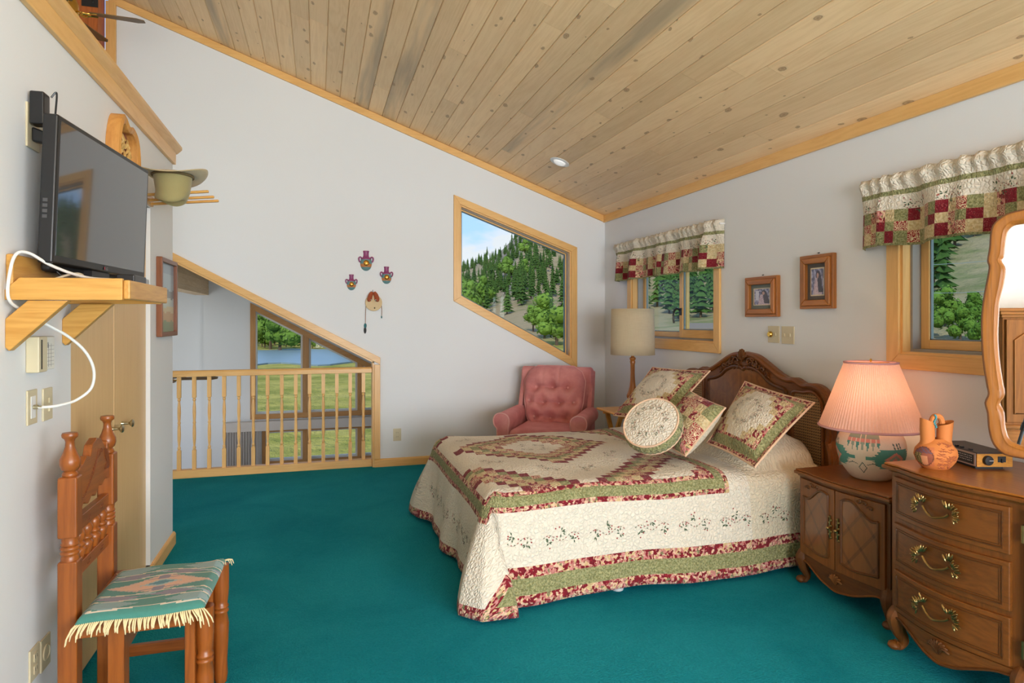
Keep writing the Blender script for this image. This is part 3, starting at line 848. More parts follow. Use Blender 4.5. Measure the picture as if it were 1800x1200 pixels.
# ================================================================== quilt
QC = (1.30, 3.875)       # centre of the pieced panel on the bed top
TOPZ = 0.545
P = 0.05
rq = 0.075
A_HEAD, A_FOOT = 1.375, BX0 - QC[0]      # +x towards the head; quilt runs to a = -(.54 + drop)
NEAR, FAR = BY0 - QC[1], BY1 - QC[1]      # -.94 , +.59
DROPN, DROPF = 0.475, 0.475
def hump(x, y):
    # pillows under the quilt at the head
    t = smooth((x - 2.18) / .22)
    e = smooth((y - BY0 - .02) / .16) * smooth((BY1 - .02 - y) / .16)
    f = 1 - .35 * smooth((x - 2.52) / .18)
    return .165 * t * e * f
def roll(e):
    """overflow e past an edge -> (outward, down)"""
    q = math.pi / 2 * rq
    if e < q: return rq * math.sin(e / rq), rq * (1 - math.cos(e / rq))
    return rq + 0.10 * (e - q), rq + (e - q) * .995
def hemcurve(b):
    pts = [(0, (-.135, .02)), (.22, (-.145, -.05)), (.40, (-.06, -.145)), (.52, (.105, -.150)), (.62, (.10, -.118)), (.80, (.03, -.10)), (1, (.0, -.115))]
    for (t0, p), (t1, q) in zip(pts, pts[1:]):
        if b <= t1:
            t = smooth((b - t0) / (t1 - t0)) * .5 + .5 * (b - t0) / (t1 - t0)
            return (lerp(p[0], q[0], t), lerp(p[1], q[1], t))
    return pts[-1][1]
def quilt_map(a, b):
    """cloth coordinate (a towards the head, b towards the far side) -> world"""
    x, y = QC[0] + a, QC[1] + b
    fx = BX0 + rq - .02 - .0
    ex = max(0.0, (BX0 + rq) - x - rq * .0) if x < BX0 + rq else 0.0
    eyn = max(0.0, (BY0 + rq) - y); eyf = max(0.0, y - (BY1 - rq))
    wob = .006 * math.sin(x * 9 + y * 3) + .005 * math.sin(y * 11 - x * 4) + .004 * noise.noise(Vector((x * 6, y * 6, 0)))
    if ex == 0 and eyn == 0 and eyf == 0:
        cr = .012 * math.sin(math.pi * max(0, min(1, (y - BY0) / (BY1 - BY0))))
        return Vector((x, y, TOPZ + cr + wob + hump(x, y)))
    if ex > 0 and (eyn > 0 or eyf > 0):
        ey = eyn if eyn > 0 else eyf
        sg = -1 if eyn > 0 else 1
        al = math.atan2(ey, ex); rho = math.hypot(ex, ey); bt = al / (math.pi / 2)
        lim = DROPN + rq
        rmax = lim / max(math.cos(al), math.sin(al))
        out, dn = roll(rho * (lim * 1.02 / rmax))
        cx, cy = BX0 + rq, (BY0 + rq if sg < 0 else BY1 - rq)
        z = TOPZ - dn
        s = max(0, (rho * lim / rmax - rq * 1.2) / (lim - rq * 1.2))
        ux, uy = cx - math.cos(al) * out, cy + sg * math.sin(al) * out
        if sg < 0:
            hx, hy = hemcurve(bt)
            tx, ty = BX0 + hx, BY0 + hy
        else:
            fl = math.sin(bt * math.pi)
            tx, ty = BX0 - .13 - .06 * fl + .13 * bt, BY1 + .11 * bt + .10 * fl
        q = smooth(min(1, s)) * .55 + .45 * min(1, s)
        px, py = lerp(ux, tx, q), lerp(uy, ty, q)
        if z < .012:
            ov = .012 - z
            k = ov * (.9 if sg < 0 else .5)
            px += k * (.75 if sg < 0 else -.5); py += k * (-.25 if sg < 0 else .4)
            z = .012 + .012 * math.sin(bt * 9) ** 2 + (.015 * (1 - bt) if sg < 0 else 0)
        return Vector((px, py, z))
    if ex > 0:
        out, dn = roll(ex)
        k = max(0, dn - rq) / .45
        w = .022 * k * math.sin(y * 8.5 + .6) + .012 * k * math.sin(y * 19)
        return Vector((BX0 + rq - out - w - .06 * k * k * smooth((y - 3.9) / .5), y - .0 * k, max(.02, TOPZ - dn + .012 * k * math.sin(y * 8))))
    sg = -1 if eyn > 0 else 1
    out, dn = roll(eyn if eyn > 0 else eyf)
    k = max(0, dn - rq) / .45
    w = .010 * k * math.sin(x * 7.0 + 1) + .007 * k * math.sin(x * 15)
    base = BY0 + rq if sg < 0 else BY1 - rq
    hh = hump(x, BY0 + .16) * (1 - smooth((eyn + eyf) / .30)) * .0
    soft = .02 * smooth((x - 2.2) / .3) * math.sin(min(1, (eyn + eyf) / .3) * math.pi)
    return Vector((x, base + sg * (out + w + soft), TOPZ - dn + wob * (1 - min(1, k * 3)) + hh + .010 * k * math.sin(x * 5.3)))
LO_A = A_FOOT - DROPN; HI_A = 1.375
LO_B = NEAR - DROPN; HI_B = FAR + DROPF
st = 0.025
def snap(v): return round(v / st) * st
LO_A, HI_A, LO_B, HI_B = snap(LO_A), snap(HI_A), snap(LO_B), snap(HI_B)
na, nb_ = round((HI_A - LO_A) / st), round((HI_B - LO_B) / st)
PA0, PA1, PB0, PB1 = -0.65, 0.775, -1.0, 0.95            # pieced panel limits
RING = {0: 'floral', 1: 'tan', 2: 'paisley', 3: 'green', 4: 'red', 5: 'floral', 6: 'tan', 7: 'paisley', 8: 'green', 9: 'red'}
prr = random.Random(21)
def quilt_mat(u, v):
    a, b = LO_A + u * (HI_A - LO_A), LO_B + v * (HI_B - LO_B)
    # hem bands
    dn = b - LO_B
    if a - LO_A < .05: return FI['floral']
    if dn < .05: return FI['floral']
    if dn < .125: return FI['green']
    if dn < .175: return FI['floral']
    if HI_B - b < .05: return FI['floral']
    if PA0 < a < PA1 and PB0 < b < PB1:
        d = min(a - PA0, PA1 - a, b - PB0, PB1 - b)
        if d < .025: return FI['floral']
        if d < .075: return FI['green']
        if d < .10: return FI['floral']
        i, j = math.floor(a / P), math.floor(b / P)
        ia = i if i >= 0 else -i - 1; jb = j if j >= 0 else -j - 1
        k = ia + jb
        if 4 <= k < 10: return FI[('paisley', 'tan', 'floral', 'green', 'tan', 'red')[k - 4]] if (i * 5 + j * 3) % 7 else FI['floral']
        if 18 <= k < 24: return FI[('red', 'green', 'tan', 'floral', 'tan', 'red')[k - 18]] if (i * 7 + j) % 5 else FI['paisley']
        if k >= 29: return FI[('tan', 'floral', 'paisley', 'green')[k % 4]]
        return FI['cream']
    return FI['cream'] if a < .9 else FI['cream_plain']
q = MB()
q.grid(lambda u, v: quilt_map(LO_A + u * (HI_A - LO_A), LO_B + v * (HI_B - LO_B)), na, nb_, quilt_mat, lambda u, v: (u * (HI_A - LO_A), v * (HI_B - LO_B)))
quilt = thing('quilt', 'cream patchwork quilt with stepped diamond panel and floral borders on the bed', 'quilt', (1.7, 3.7, 0.5))
q.build('cover', FABM, quilt, angle=180, solid=0.012)
# embroidery: little sprigs set by cloth coordinates
EMB = [plain('thread_green', S(70, 88, 62), .8), plain('thread_red', S(150, 60, 58), .8), plain('thread_brown', S(120, 96, 76), .8)]
def sprig(mb, fmap, a0, b0, da, db, rr, n=3, size=.010):
    """a running sprig from (a0,b0) along (da,db)"""
    L = math.hypot(da, db); ux, uy = da / L, db / L
    def pt(s, t): return fmap(a0 + ux * s - uy * t, b0 + uy * s + ux * t)
    def leaf(s, t, an, l, w, mi):
        ps = [(s - l * math.cos(an), t - l * math.sin(an)), (s + w * math.sin(an), t - w * math.cos(an)), (s + l * math.cos(an), t + l * math.sin(an)), (s - w * math.sin(an), t + w * math.cos(an))]
        c = pt(s, t); e = .001
        n_ = (pt(s + e, t) - c).cross(pt(s, t + e) - c)
        if n_.length > 0: n_.normalize()
        if n_.dot(Vector((-1, -1, 1))) < 0: n_ = -n_
        mb.add([pt(*p) + n_ * OFFS for p in ps], [[0, 1, 2, 3]], mi)
    for k in range(n):
        s0 = L * (k + .5) / n; t0 = (.018 if k % 2 else -.012) * (size / .010)
        for j in range(6):
            an = rr.random() * 6.28; r = size * rr.uniform(.5, 1.5)
            leaf(s0 + r * math.cos(an), t0 + r * math.sin(an), an, size * .62, size * .26, 0)
        for j in range(3):
            an = rr.random() * 6.28; r = size * rr.uniform(1.4, 2.3)
            leaf(s0 + r * math.cos(an), t0 + r * math.sin(an), an, size * .34, size * .34, 1)
    for k in range(n * 4):
        s = L * (k + .5) / (n * 4); t = .010 * math.sin(s / L * math.pi * n) * (size / .01)
        leaf(s, t, .3, size * .28, size * .22, 1 if k % 2 else 0)
    for k in range(n * 8):
        s = L * (k + .5) / (n * 8); t = .012 * math.sin(s / L * math.pi * n) * (size / .01)
        leaf(s, t, .3, L / (n * 16), .0009, 2)
OFFS = 0.0075
em = MB(); rr = random.Random(4)
for k in range(8):                                   # near side drop
    sprig(em, quilt_map, -.52 + k * .245, LO_B + .285, .195, .004, rr, 3, .0140)
for k in range(7):                                   # foot drop
    sprig(em, quilt_map, LO_A + .20, NEAR + .05 + k * .23, .0, .18, rr, 3, .0135)
for sa in (-1, 1):
    for sb in (-1, 1):                               # white diamond ring
        for t in (.15, .5, .85):
            a, b = sa * .72 * t, sb * .72 * (1 - t)
            if PA0 + .15 < a < PA1 - .15: sprig(em, quilt_map, a - sa * .05, b + sb * .05, sa * .11, -sb * .11, rr, 3, .011)
        sprig(em, quilt_map, sa * .02, sb * .08, sa * .07, -sb * .05, rr, 2, .009)
        sprig(em, quilt_map, (PA0 + .22) if sa < 0 else PA1 - .22, sb * .78, .0, -sb * .12, rr, 3, .009)
e = em.build('embroidery', EMB, quilt, smooth=False); e['kind'] = 'stuff'

# ================================================================== cushions
def pillow(name, label, UL, UR, LR, LL, th, matf, nx=24, ny=20, flange=0.0, mats=FABM, W=.6, Hh=.5, back='cream', group='bed cushions'):
    UL, UR, LR, LL = map(Vector, (UL, UR, LR, LL))
    nrm = (UR - UL).cross(LL - UL).normalized()
    if nrm.x > 0: nrm = -nrm
    cen = (UL + UR + LR + LL) / 4
    def base(u, v): return UL.lerp(UR, u).lerp(LL.lerp(LR, u), v)
    def prof(u, v):
        f = flange
        a = max(0, min(1, (u - f) / (1 - 2 * f))); b = max(0, min(1, (v - f) / (1 - 2 * f)))
        g = (4 * a * (1 - a)) ** .45 * (4 * b * (1 - b)) ** .45
        return g
    def pinch(u, v):
        p = base(u, v)
        # sides pull in between the corners
        k = .045 * ((4 * u * (1 - u)) * (abs(2 * v - 1)) ** 3 + (4 * v * (1 - v)) * abs(2 * u - 1) ** 3)
        return p + (cen - p) * k
    def front(u, v): return pinch(u, v) + nrm * (th * .5 * prof(u, v) + .004 + .004 * noise.noise(base(u, v) * 16))
    def backf(u, v): return pinch(u, v) - nrm * (th * .5 * prof(u, v) + .002)
    r = thing(name, label, 'pillow', (cen.x, cen.y, min(UL.z, UR.z, LR.z, LL.z)), group)
    uv = lambda u, v: (u * W, v * Hh)
    fwd = MB().grid(front, nx, ny, lambda u, v: matf(u * W, v * Hh), uv)
    fwd.build('front_cover', mats, r, angle=180)
    MB().grid(backf, nx, ny, lambda u, v: FI[back], uv).build('back_cover', mats, r, angle=180)
    ring = [pinch(t, 0) for t in [k / 12 for k in range(12)]] + [pinch(1, t) for t in [k / 12 for k in range(12)]] + [pinch(1 - t, 1) for t in [k / 12 for k in range(12)]] + [pinch(0, 1 - t) for t in [k / 12 for k in range(12)]]
    MB().tube([p + nrm * .001 for p in ring], .0055, 6, closed=True).build('piping', fabric('floral'), r)
    def fm(a, b): return front(max(0, min(1, a / W)), max(0, min(1, b / Hh)))
    return r, fm
def sham_mat(x, y):
    W_, H_ = .66, .54
    d = min(x, W_ - x, y, H_ - y)
    if d < .025: return FI['floral']
    if d < .075: return FI['green']
    if d < .09: return FI['floral']
    i, j = math.floor((x - W_ / 2) / .045), math.floor((y - H_ / 2) / .045)
    ia = i if i >= 0 else -i - 1; jb = j if j >= 0 else -j - 1
    k = ia + jb
    if k < 5: return FI['cream']
    return FI[('tan', 'floral', 'tan', 'paisley', 'green', 'red', 'floral', 'red', 'floral')[min(k - 5, 8)]]
OFFS = 0.002
emb_rr = random.Random(9)
def heart(fm, W_, H_, r):
    e = MB()
    for k in range(8):
        a = k * math.pi / 4
        sprig(e, fm, W_ / 2 + .11 * math.cos(a), H_ / 2 + .09 * math.sin(a), -.07 * math.sin(a) or .001, .06 * math.cos(a), emb_rr, 2, .008)
    x = e.build('embroidery', EMB, r, smooth=False); x['kind'] = 'stuff'
r, fm = pillow('pillow_sham', 'large patchwork pillow sham leaning nearest the pink lamp', (2.56, 3.45, .975), (2.50, 2.795, .925), (2.06, 2.70, .635), (2.12, 3.20, .66), .17, sham_mat, 44, 36, .08, W=.66, Hh=.54)
heart(fm, .66, .54, r)
r, fm = pillow('pillow_sham', 'large patchwork pillow sham on the far side of the bed by the lamp table', (2.44, 4.40, 1.0), (2.50, 3.74, 1.02), (2.10, 3.64, .70), (2.02, 4.20, .68), .17, sham_mat, 44, 36, .08, W=.66, Hh=.54)
heart(fm, .66, .54, r)
def check_mat(x, y):
    i, j = int(x / .06), int(y / .06)
    return FI[('green', 'floral', 'tan', 'red', 'paisley')[(i * 2 + j * 3 + (i * j) % 3) % 5]]
r, fm = pillow('square_cushion', 'square patchwork throw cushion between the round cushion and the sham', (2.22, 3.53, .915), (2.20, 3.14, .865), (1.90, 3.07, .625), (1.92, 3.40, .635), .15, check_mat, 24, 24, .0, W=.36, Hh=.36, back='cream_plain')
# round cushion
rc_ = thing('round_cushion', 'round cream embroidered cushion with green gathered side', 'pillow', (1.80, 3.24, .57), 'bed cushions')
nr = Vector((-.60, -.42, .62)).normalized(); cc = Vector((1.795, 3.235, .768))
zq = nr; xq = Vector((0, 0, 1)).cross(zq).normalized(); yq = zq.cross(xq)
MM = Matrix((xq, yq, zq)).transposed().to_4x4()
RD = .158
def disc(u, v):
    a = u * 2 * math.pi; r_ = v * RD
    return cc + (MM @ Vector((r_ * math.cos(a), r_ * math.sin(a), .036 + .022 * math.cos(v * math.pi / 2))))
MB().grid(disc, 36, 10, lambda u, v: FI['cream'], lambda u, v: (v * RD * math.cos(u * 6.283), v * RD * math.sin(u * 6.283)), wrapu=True).build('face', FABM, rc_, angle=180)
def boxing(u, v):
    a = u * 2 * math.pi; r_ = RD + .012 * math.sin(v * math.pi) + .0022 * math.sin(u * 6.283 * 34)
    return cc + (MM @ Vector((r_ * math.cos(a), r_ * math.sin(a), .038 - .076 * v)))
MB().grid(boxing, 136, 6, lambda u, v: FI['green'], lambda u, v: (u * 1.0, v * .08), wrapu=True).build('boxing', FABM, rc_, angle=180)
MB().grid(lambda u, v: cc + (MM @ Vector((v * RD * math.cos(-u * 6.283), v * RD * math.sin(-u * 6.283), -.036))), 36, 3, lambda u, v: FI['cream'], lambda u, v: (v * RD, u), wrapu=True).build('back_face', FABM, rc_, angle=180)
for s in (.037, -.037):
    MB().tube([cc + (MM @ Vector((RD * math.cos(k * .1745), RD * math.sin(k * .1745), s))) for k in range(36)], .0055, 6, closed=True).build('piping', fabric('floral'), rc_)
e = MB()
for k in range(6):
    a = k * math.pi / 3
    sprig(e, lambda p, q_: cc + (MM @ Vector((p, q_, .0375 + .022 * math.cos(min(1, math.hypot(p, q_) / RD) * math.pi / 2)))), .085 * math.cos(a), .085 * math.sin(a), -.07 * math.sin(a) or .001, .07 * math.cos(a), emb_rr, 2, .008)
x = e.build('embroidery', EMB, rc_, smooth=False); x['kind'] = 'stuff'

# ================================================================== valances
def valance(name, label, y0, y1, nsp, seed):
    r = thing(name, label, 'valance', (XR - .06, (y0 + y1) / 2, 1.73), 'window valances')
    rr = random.Random(seed)
    z1, z0 = 2.095, 1.735; Wc = (y1 - y0) * 1.28; Hc_ = z1 - z0
    ph = [rr.random() * 6 for _ in range(4)]
    def vm(a, b):
        """a along the cloth 0..Wc, b down from the top 0..Hc"""
        s = a / Wc; y = y1 - s * (y1 - y0)
        k = b / Hc_
        rod = math.exp(-((k - .09) / .06) ** 2)
        amp = .010 + .034 * smooth((k - .12) / .4)
        fr = 38 + 0 * k
        g = .75 * (1 - 2 * abs(math.sin(a * 7 + ph[0] + .6 * math.sin(a * 3.1))) ** .7) + .35 * math.sin(a * 27 + ph[1]) + .2 * math.sin(a * 9 + ph[2])
        fine = math.sin(a * 62 + 2.2 * math.sin(a * 9 + ph[3])) * .012 * (1 - smooth((k - .10) / .25))
        end = smooth(min(s, 1 - s) / .02)
        out = .056 + (.018 * rod) + amp * g + fine
        x = XR - .004 - out * end * (1.0 + .35 * k)
        yy = y + .012 * k * math.cos(a * 14 + ph[0])
        return Vector((x, yy, z1 - b + .004 * math.sin(a * 11 + ph[1]) * k + (.004 * math.sin(a * 60) if k < .05 else 0)))
    PS = .0615
    ny = 30; st_ = Hc_ / ny
    nx = int(round(Wc / (PS / 3)))
    ROW = ('paisley', 'tan', 'green', 'red', 'tan', 'floral', 'green', 'red')
    def mt(u, v):
        b = v * Hc_
        if b < .085: return FI['cream']
        if b < .108: return FI['green']
        if b < Hc_ - .012 - 2.75 * .061: return FI['cream']
        if b > Hc_ - .012: return FI['green']
        j = int((Hc_ - .012 - b) / .056)
        i = int(u * nx / 3)
        h = (i * 3 + j * 5 + (i // 3)) % 8
        if (i + j) % 2: return FI[('green', 'tan', 'green', 'tan', 'floral')[h % 5]]
        return FI[('red', 'paisley', 'red', 'paisley', 'tan')[(i // 2 + j) % 5]]
    MB().grid(lambda u, v: vm(u * Wc, v * Hc_), nx, ny, mt, lambda u, v: (u * Wc, v * Hc_)).build('cloth', FABM, r, angle=180, solid=.003)
    e = MB()
    for k in range(nsp):
        sprig(e, lambda a, b: vm(a, b), Wc * (k + .25) / nsp, .165, Wc / nsp * .55, -.004, rr, 3, .012)
    x = e.build('embroidery', EMB, r, smooth=False); x['kind'] = 'stuff'
    MB().tube([(XR - .001, y1 - .004, z1 - .033), (XR - .034, y1 - .004, z1 - .033), (XR - .034, y0 + .004, z1 - .033), (XR - .001, y0 + .004, z1 - .033)], .007, 8).build('rod', WHITEP, r)
OFFS = 0.0028
valance('valance', 'patchwork valance over the window nearer the corner', 4.045, 5.77, 8, 3)
valance('valance', 'patchwork valance over the window above the dresser', 1.06, 2.785, 8, 8)
OFFS = 0.002

# ================================================================== case furniture helpers
def frange(a, b, n): return [a + (b - a) * k / n for k in range(n + 1)]
def bowed(mb, xf, y0, y1, z0, z1, off, back, n=14):
    ys = frange(y0, y1, n)
    poly = [(xf(y) - off, y) for y in ys] + [(xf(y) + back, y) for y in ys[::-1]]
    return mb.prism(poly, 'z', z0, z1)
def bow_line(xf, off, pts):
    return [Vector((xf(y) - off, y, z)) for y, z in pts]
def dense(pts, n=6, closed=True):
    out = []
    L = len(pts)
    for i in range(L if closed else L - 1):
        a, b = pts[i], pts[(i + 1) % L]
        for k in range(n): out.append((lerp(a[0], b[0], k / n), lerp(a[1], b[1], k / n)))
    if not closed: out.append(pts[-1])
    return out
def apron(mb, xf, y0, y1, zt, zb, th, n=40):
    vs = []
    ys = frange(y0, y1, n)
    for y in ys:
        x, b = xf(y), zb(y)
        vs += [(x, y, zt), (x, y, b), (x + th, y, b), (x + th, y, zt)]
    fs = [[0, 1, 2, 3], [4*n+3, 4*n+2, 4*n+1, 4*n]]
    for i in range(n):
        for k in range(4):
            a, b = 4*i + k, 4*i + (k+1) % 4
            fs.append([a, a + 4, b + 4, b])
    mb.add(vs, fs); return mb
def shell(mb, c, s, n=7, nx=-1):
    for k in range(n):
        an = R(-75 + 150 * k / (n - 1))
        mb.tube(spline([(c[0] - .002, c[1], c[2] - s * .4), (c[0] - .010, c[1] + s * .5 * math.sin(an), c[2] + s * .1 + s * .4 * math.cos(an)), (c[0] - .004, c[1] + s * math.sin(an), c[2] - s * .2 + s * .9 * math.cos(an))], 4), [s * .06, s * .07, s * .09, s * .10, s * .11, s * .12, s * .12, s * .10, s * .06], 6)
def leafspray(mb, c, d, s, flip, rr):
    """small cast foliage cluster"""
    for k in range(9):
        an = d + R(-70 + 17 * k); l = s * rr.uniform(.55, 1.0)
        y, z = c[1] + flip * l * .8 * math.cos(an), c[2] + l * .8 * math.sin(an)
        mb.ell((c[0] - .004 - .008 * rr.random(), y, z), (s * .12, l * .42, s * .11), 8, 5, Matrix.Rotation(an if flip > 0 else math.pi - an, 3, 'X'))
def pull(xf, y, z, L, parent, seed=1):
    mb = MB(); rr = random.Random(seed); o = .012
    ys = [(y + L * .32, z + .012), (y + L * .22, z - .004), (y + L * .1, z - .015), (y, z - .017), (y - L * .12, z - .012), (y - L * .24, z - .004), (y - L * .33, z + .008)]
    mb.tube(spline([(xf(a) - o - .008 * (1 - abs(a - y) / (L * .4)), a, b) for a, b in ys], 4), .0042, 7)
    for sg in (-1, 1):
        c = (xf(y + sg * L * .33) - .006, y + sg * L * .33, z + .014)
        leafspray(mb, c, R(55), L * .25, sg, rr); leafspray(mb, (c[0] - .004, c[1] + sg * .014, c[2] - .008), R(0), L * .20, sg, rr)
    return mb.build('handle', BRASS, parent)
def cabriole(mb, x, y, ox, oy, h, s=1.0):
    p = [(x, y, h), (x + ox * .018 * s, y + oy * .018 * s, h * .78), (x + ox * .012 * s, y + oy * .012 * s, h * .5), (x - ox * .004 * s, y - oy * .004 * s, h * .25), (x + ox * .006 * s, y + oy * .006 * s, h * .10), (x + ox * .024 * s, y + oy * .024 * s, .022)]
    sp = spline(p, 5)
    rad = [interp([(0, .030 * s), (.2, .034 * s), (.5, .022 * s), (.75, .015 * s), (.9, .017 * s), (1, .019 * s)], k / (len(sp) - 1)) for k in range(len(sp))]
    mb.tube(sp, rad, 10)
    mb.ell((x + ox * .024 * s, y + oy * .024 * s, .018), (.024 * s, .024 * s, .018), 10, 6)
def arch_panel(y0, y1, z0, z1, hi, side):
    """shaped provincial door panel outline; hi on the seam side"""
    pts = [(y0, z0 + .02), (y0, z1 - (.055 if side > 0 else .015))]
    n = 12
    for k in range(n + 1):
        t = k / n; y = lerp(y0, y1, t)
        tt = t if side > 0 else 1 - t
        z = z1 - .055 + .050 * smooth(tt * 1.25) - .012 * math.sin(tt * math.pi * 2) 
        pts.append((y, z))
    pts += [(y1, z0 + .02)]
    for k in range(n + 1):
        t = 1 - k / n; y = lerp(y0, y1, t)
        tt = t if side > 0 else 1 - t
        pts.append((y, z0 + .02 - .022 * math.sin(math.pi * min(1, tt * .9 + .1)) * tt))
    return pts

# ================================================================== nightstand
ns = thing('nightstand', 'carved two-door nightstand under the pink lamp', 'nightstand', (2.6, 2.51, 0))
NY0, NY1 = 2.235, 2.79
def nxf(y):
    t = (y - NY0) / (NY1 - NY0)
    return 2.405 - .030 * math.sin(math.pi * max(0, min(1, t))) ** 1.3
m = MB(); bowed(m, nxf, NY0, NY1, .145, .556, 0, .38)
m.build('body', oak_dark('z'), ns, smooth=True, angle=30)
for k, (o, z0, z1) in enumerate(((.004, .553, .563), (.018, .563, .579), (.012, .579, .588))):
    t = MB()
    ys = frange(NY0 - o, NY1 + o, 20)
    t.prism([(nxf(y) - o - .008 * math.cos((y - 2.51) * 2 * math.pi / .28) * (1 if abs(y - 2.51) > .2 else .0), y) for y in ys] + [(2.80, NY1 + o), (2.80, NY0 - o)], 'z', z0, z1)
    t.build('top', oak('y'), ns, smooth=True, angle=30, bevel=.004)
for side, (y0, y1, lab) in ((1, (2.252, 2.508, 0)), (-1, (2.514, 2.772, 0))):
    d = bowed(MB(), nxf, y0, y1, .163, .546, .012, .004).build('door', oak('z'), ns, angle=30, bevel=.002)
    a0, a1 = (y0 + .030, y1 - .038) if side > 0 else (y0 + .038, y1 - .030)
    pl_ = arch_panel(a0, a1, .195, .515, 0, side)
    MB().tube(bow_line(nxf, .013, pl_), .0065, 7, closed=True).build('panel_moulding', oak_dark('z'), d)
    # veneered field of crossed diamonds
    cy = (a0 + a1) / 2
    n_ = 12; vs, fs, ms = [], [], []
    pn = MB()
    g = MB()
    for k in range(n_):
        pass
    ys = frange(a0 + .004, a1 - .004, 14)
    def zlim(y):
        zs = [p[1] for p in pl_ if abs(p[0] - y) < (a1 - a0) / 11]
        return min(zs), max(zs)
    vs, fs = [], []
    for y in ys:
        lo, hi = zlim(y); vs += [(nxf(y) - .0128, y, lo), (nxf(y) - .0128, y, hi)]
    for i in range(len(ys) - 1): fs.append([2*i, 2*i+1, 2*i+3, 2*i+2])
    N = MATS.get('diamond_veneer')
    if N is None:
        NN = Nodes('diamond_veneer'); v = NN.coord('Object'); sp_ = NN.n('SeparateXYZ', {'Vector': v})
        s1 = NN.math('FRACT', NN.math('MULTIPLY', NN.math('ADD', sp_.outputs['Y'], NN.math('MULTIPLY', sp_.outputs['Z'], .8)), 8.0))
        s2 = NN.math('FRACT', NN.math('MULTIPLY', NN.math('SUBTRACT', sp_.outputs['Y'], NN.math('MULTIPLY', sp_.outputs['Z'], .8)), 8.0))
        f = NN.math('MULTIPLY', NN.math('ADD', NN.math('GREATER_THAN', s1, .86), NN.math('GREATER_THAN', s2, .86)), .45)
        c_ = NN.mix(NN.noise(NN.coord('Object', (20, 20, 2)), 3, 3), S(140, 86, 38), S(112, 66, 28))
        NN.bsdf(NN.mix(f, c_, S(84, 48, 20)), .32, coat=.4)
        MATS['diamond_veneer'] = N = NN.mat
    MB().add(vs, fs).build('panel', N, d, smooth=True)
    cvm = MB()
    for k in range(3):
        yc, zc_ = (lerp(a0, a1, .2 + .16 * k) if side > 0 else lerp(a1, a0, .2 + .16 * k)), .522 - (.0 if k else .012) + .004 * k
        pts = []
        for t in range(12):
            an = t * .55 + k; q_ = .019 * (1 - t / 13)
            pts.append((nxf(yc) - .014, yc + q_ * math.cos(an), zc_ + q_ * .55 * math.sin(an)))
        cvm.tube(pts, [.0035 * (1 - t / 16) + .001 for t in range(12)], 5)
    cvm.build('carving', oak_dark('y'), d)
    ky = 2.487 if side > 0 else 2.535
    hm_ = MB(); rr_ = random.Random(3)
    hm_.tube([(nxf(ky) - .015, ky, .31), (nxf(ky) - .017, ky + .002, .36), (nxf(ky) - .015, ky, .42)], [.003, .006, .003], 6)
    for k in range(8):
        zz = .315 + .014 * k
        hm_.ell((nxf(ky) - .016, ky + (.006 if k % 2 else -.006), zz), (.003, .007, .005), 7, 5, Matrix.Rotation(R(40 if k % 2 else -40), 3, 'X'))
    hm_.ell((nxf(ky) - .030, ky, .362), (.008, .008, .008), 10, 7); hm_.tube([(nxf(ky) - .014, ky, .362), (nxf(ky) - .03, ky, .362)], .004, 6)
    hm_.build('handle', BRASS, d)
def nzb(y):
    t = (y - NY0) / (NY1 - NY0); s = abs(2 * t - 1)
    return .060 + .055 * smooth((s - .25) / .55) - .008 * math.cos(s * 9) * (1 - s) + .004
m = apron(MB(), lambda y: nxf(y) - .004, NY0 + .02, NY1 - .02, .160, nzb, .02)
ap = m.build('apron', oak_dark('y'), ns, angle=40)
mb = MB(); shell(mb, (nxf(2.512) - .004, 2.512, .112), .044); mb.build('shell_carving', oak('z'), ap)
MB().tube(bow_line(nxf, .006, [(y, nzb(y) + .006) for y in frange(NY0 + .03, NY1 - .03, 40)]), .0045, 6).build('apron_moulding', oak('y'), ap)
for x, y, ox, oy in ((2.425, NY1 - .022, -1, .5), (2.425, NY0 + .022, -1, -.5), (2.765, NY1 - .022, .2, .5), (2.765, NY0 + .022, .2, -.5)):
    mb = MB(); cabriole(mb, x, y, ox, oy, .165); mb.build('leg', oak_dark('z'), ns)

# ================================================================== dresser
ds = thing('dresser', 'long serpentine-front dresser with brass branch pulls beside the nightstand', 'dresser', (2.52, 1.25, 0))
DY0, DY1 = 0.40, 2.115
def dxf(y):
    y = max(DY0, min(DY1, y))
    def blk(a, b, h): return h * math.sin(math.pi * (y - a) / (b - a)) ** 1.2 if a < y < b else 0
    return 2.285 - blk(1.60, 2.115, .050) - blk(.40, .915, .050) + blk(.93, 1.585, .012)
m = bowed(MB(), dxf, DY0, DY1, .14, .738, 0, .505, 60)
m.build('body', oak('z'), ds, angle=30)
for o, z0, z1 in ((.006, .734, .744), (.024, .744, .760), (.017, .760, .770)):
    ys = frange(DY0 - o, DY1 + o, 80)
    MB().prism([(dxf(y) - o - (.010 if y > DY1 - .03 or y < DY0 + .03 else .0), y) for y in ys] + [(2.802, DY1 + o), (2.802, DY0 - o)], 'z', z0, z1).build('top', maple('y') if z1 > .765 else oak('y'), ds, angle=30, bevel=.005)
for ya, yb in ((1.626, 2.092), (.424, .890)):
    for i, (za, zb_) in enumerate(((.556, .720), (.361, .531), (.172, .340))):
        d = bowed(MB(), dxf, ya, yb, za, zb_, .014, .004).build('drawer', oak('y'), ds, angle=30, bevel=.004)
        for ins, r_ in ((.020, .0032), (.028, .0022)):
            p = dense(rect(ya + ins, yb - ins, za + ins, zb_ - ins), 10)
            MB().tube(bow_line(dxf, .0145, p), r_, 6, closed=True).build('bead', oak_dark('y'), d)
        pull(lambda y: dxf(y) - .014, (ya + yb) / 2, (za + zb_) / 2 + .002, .165, d, i + 2)
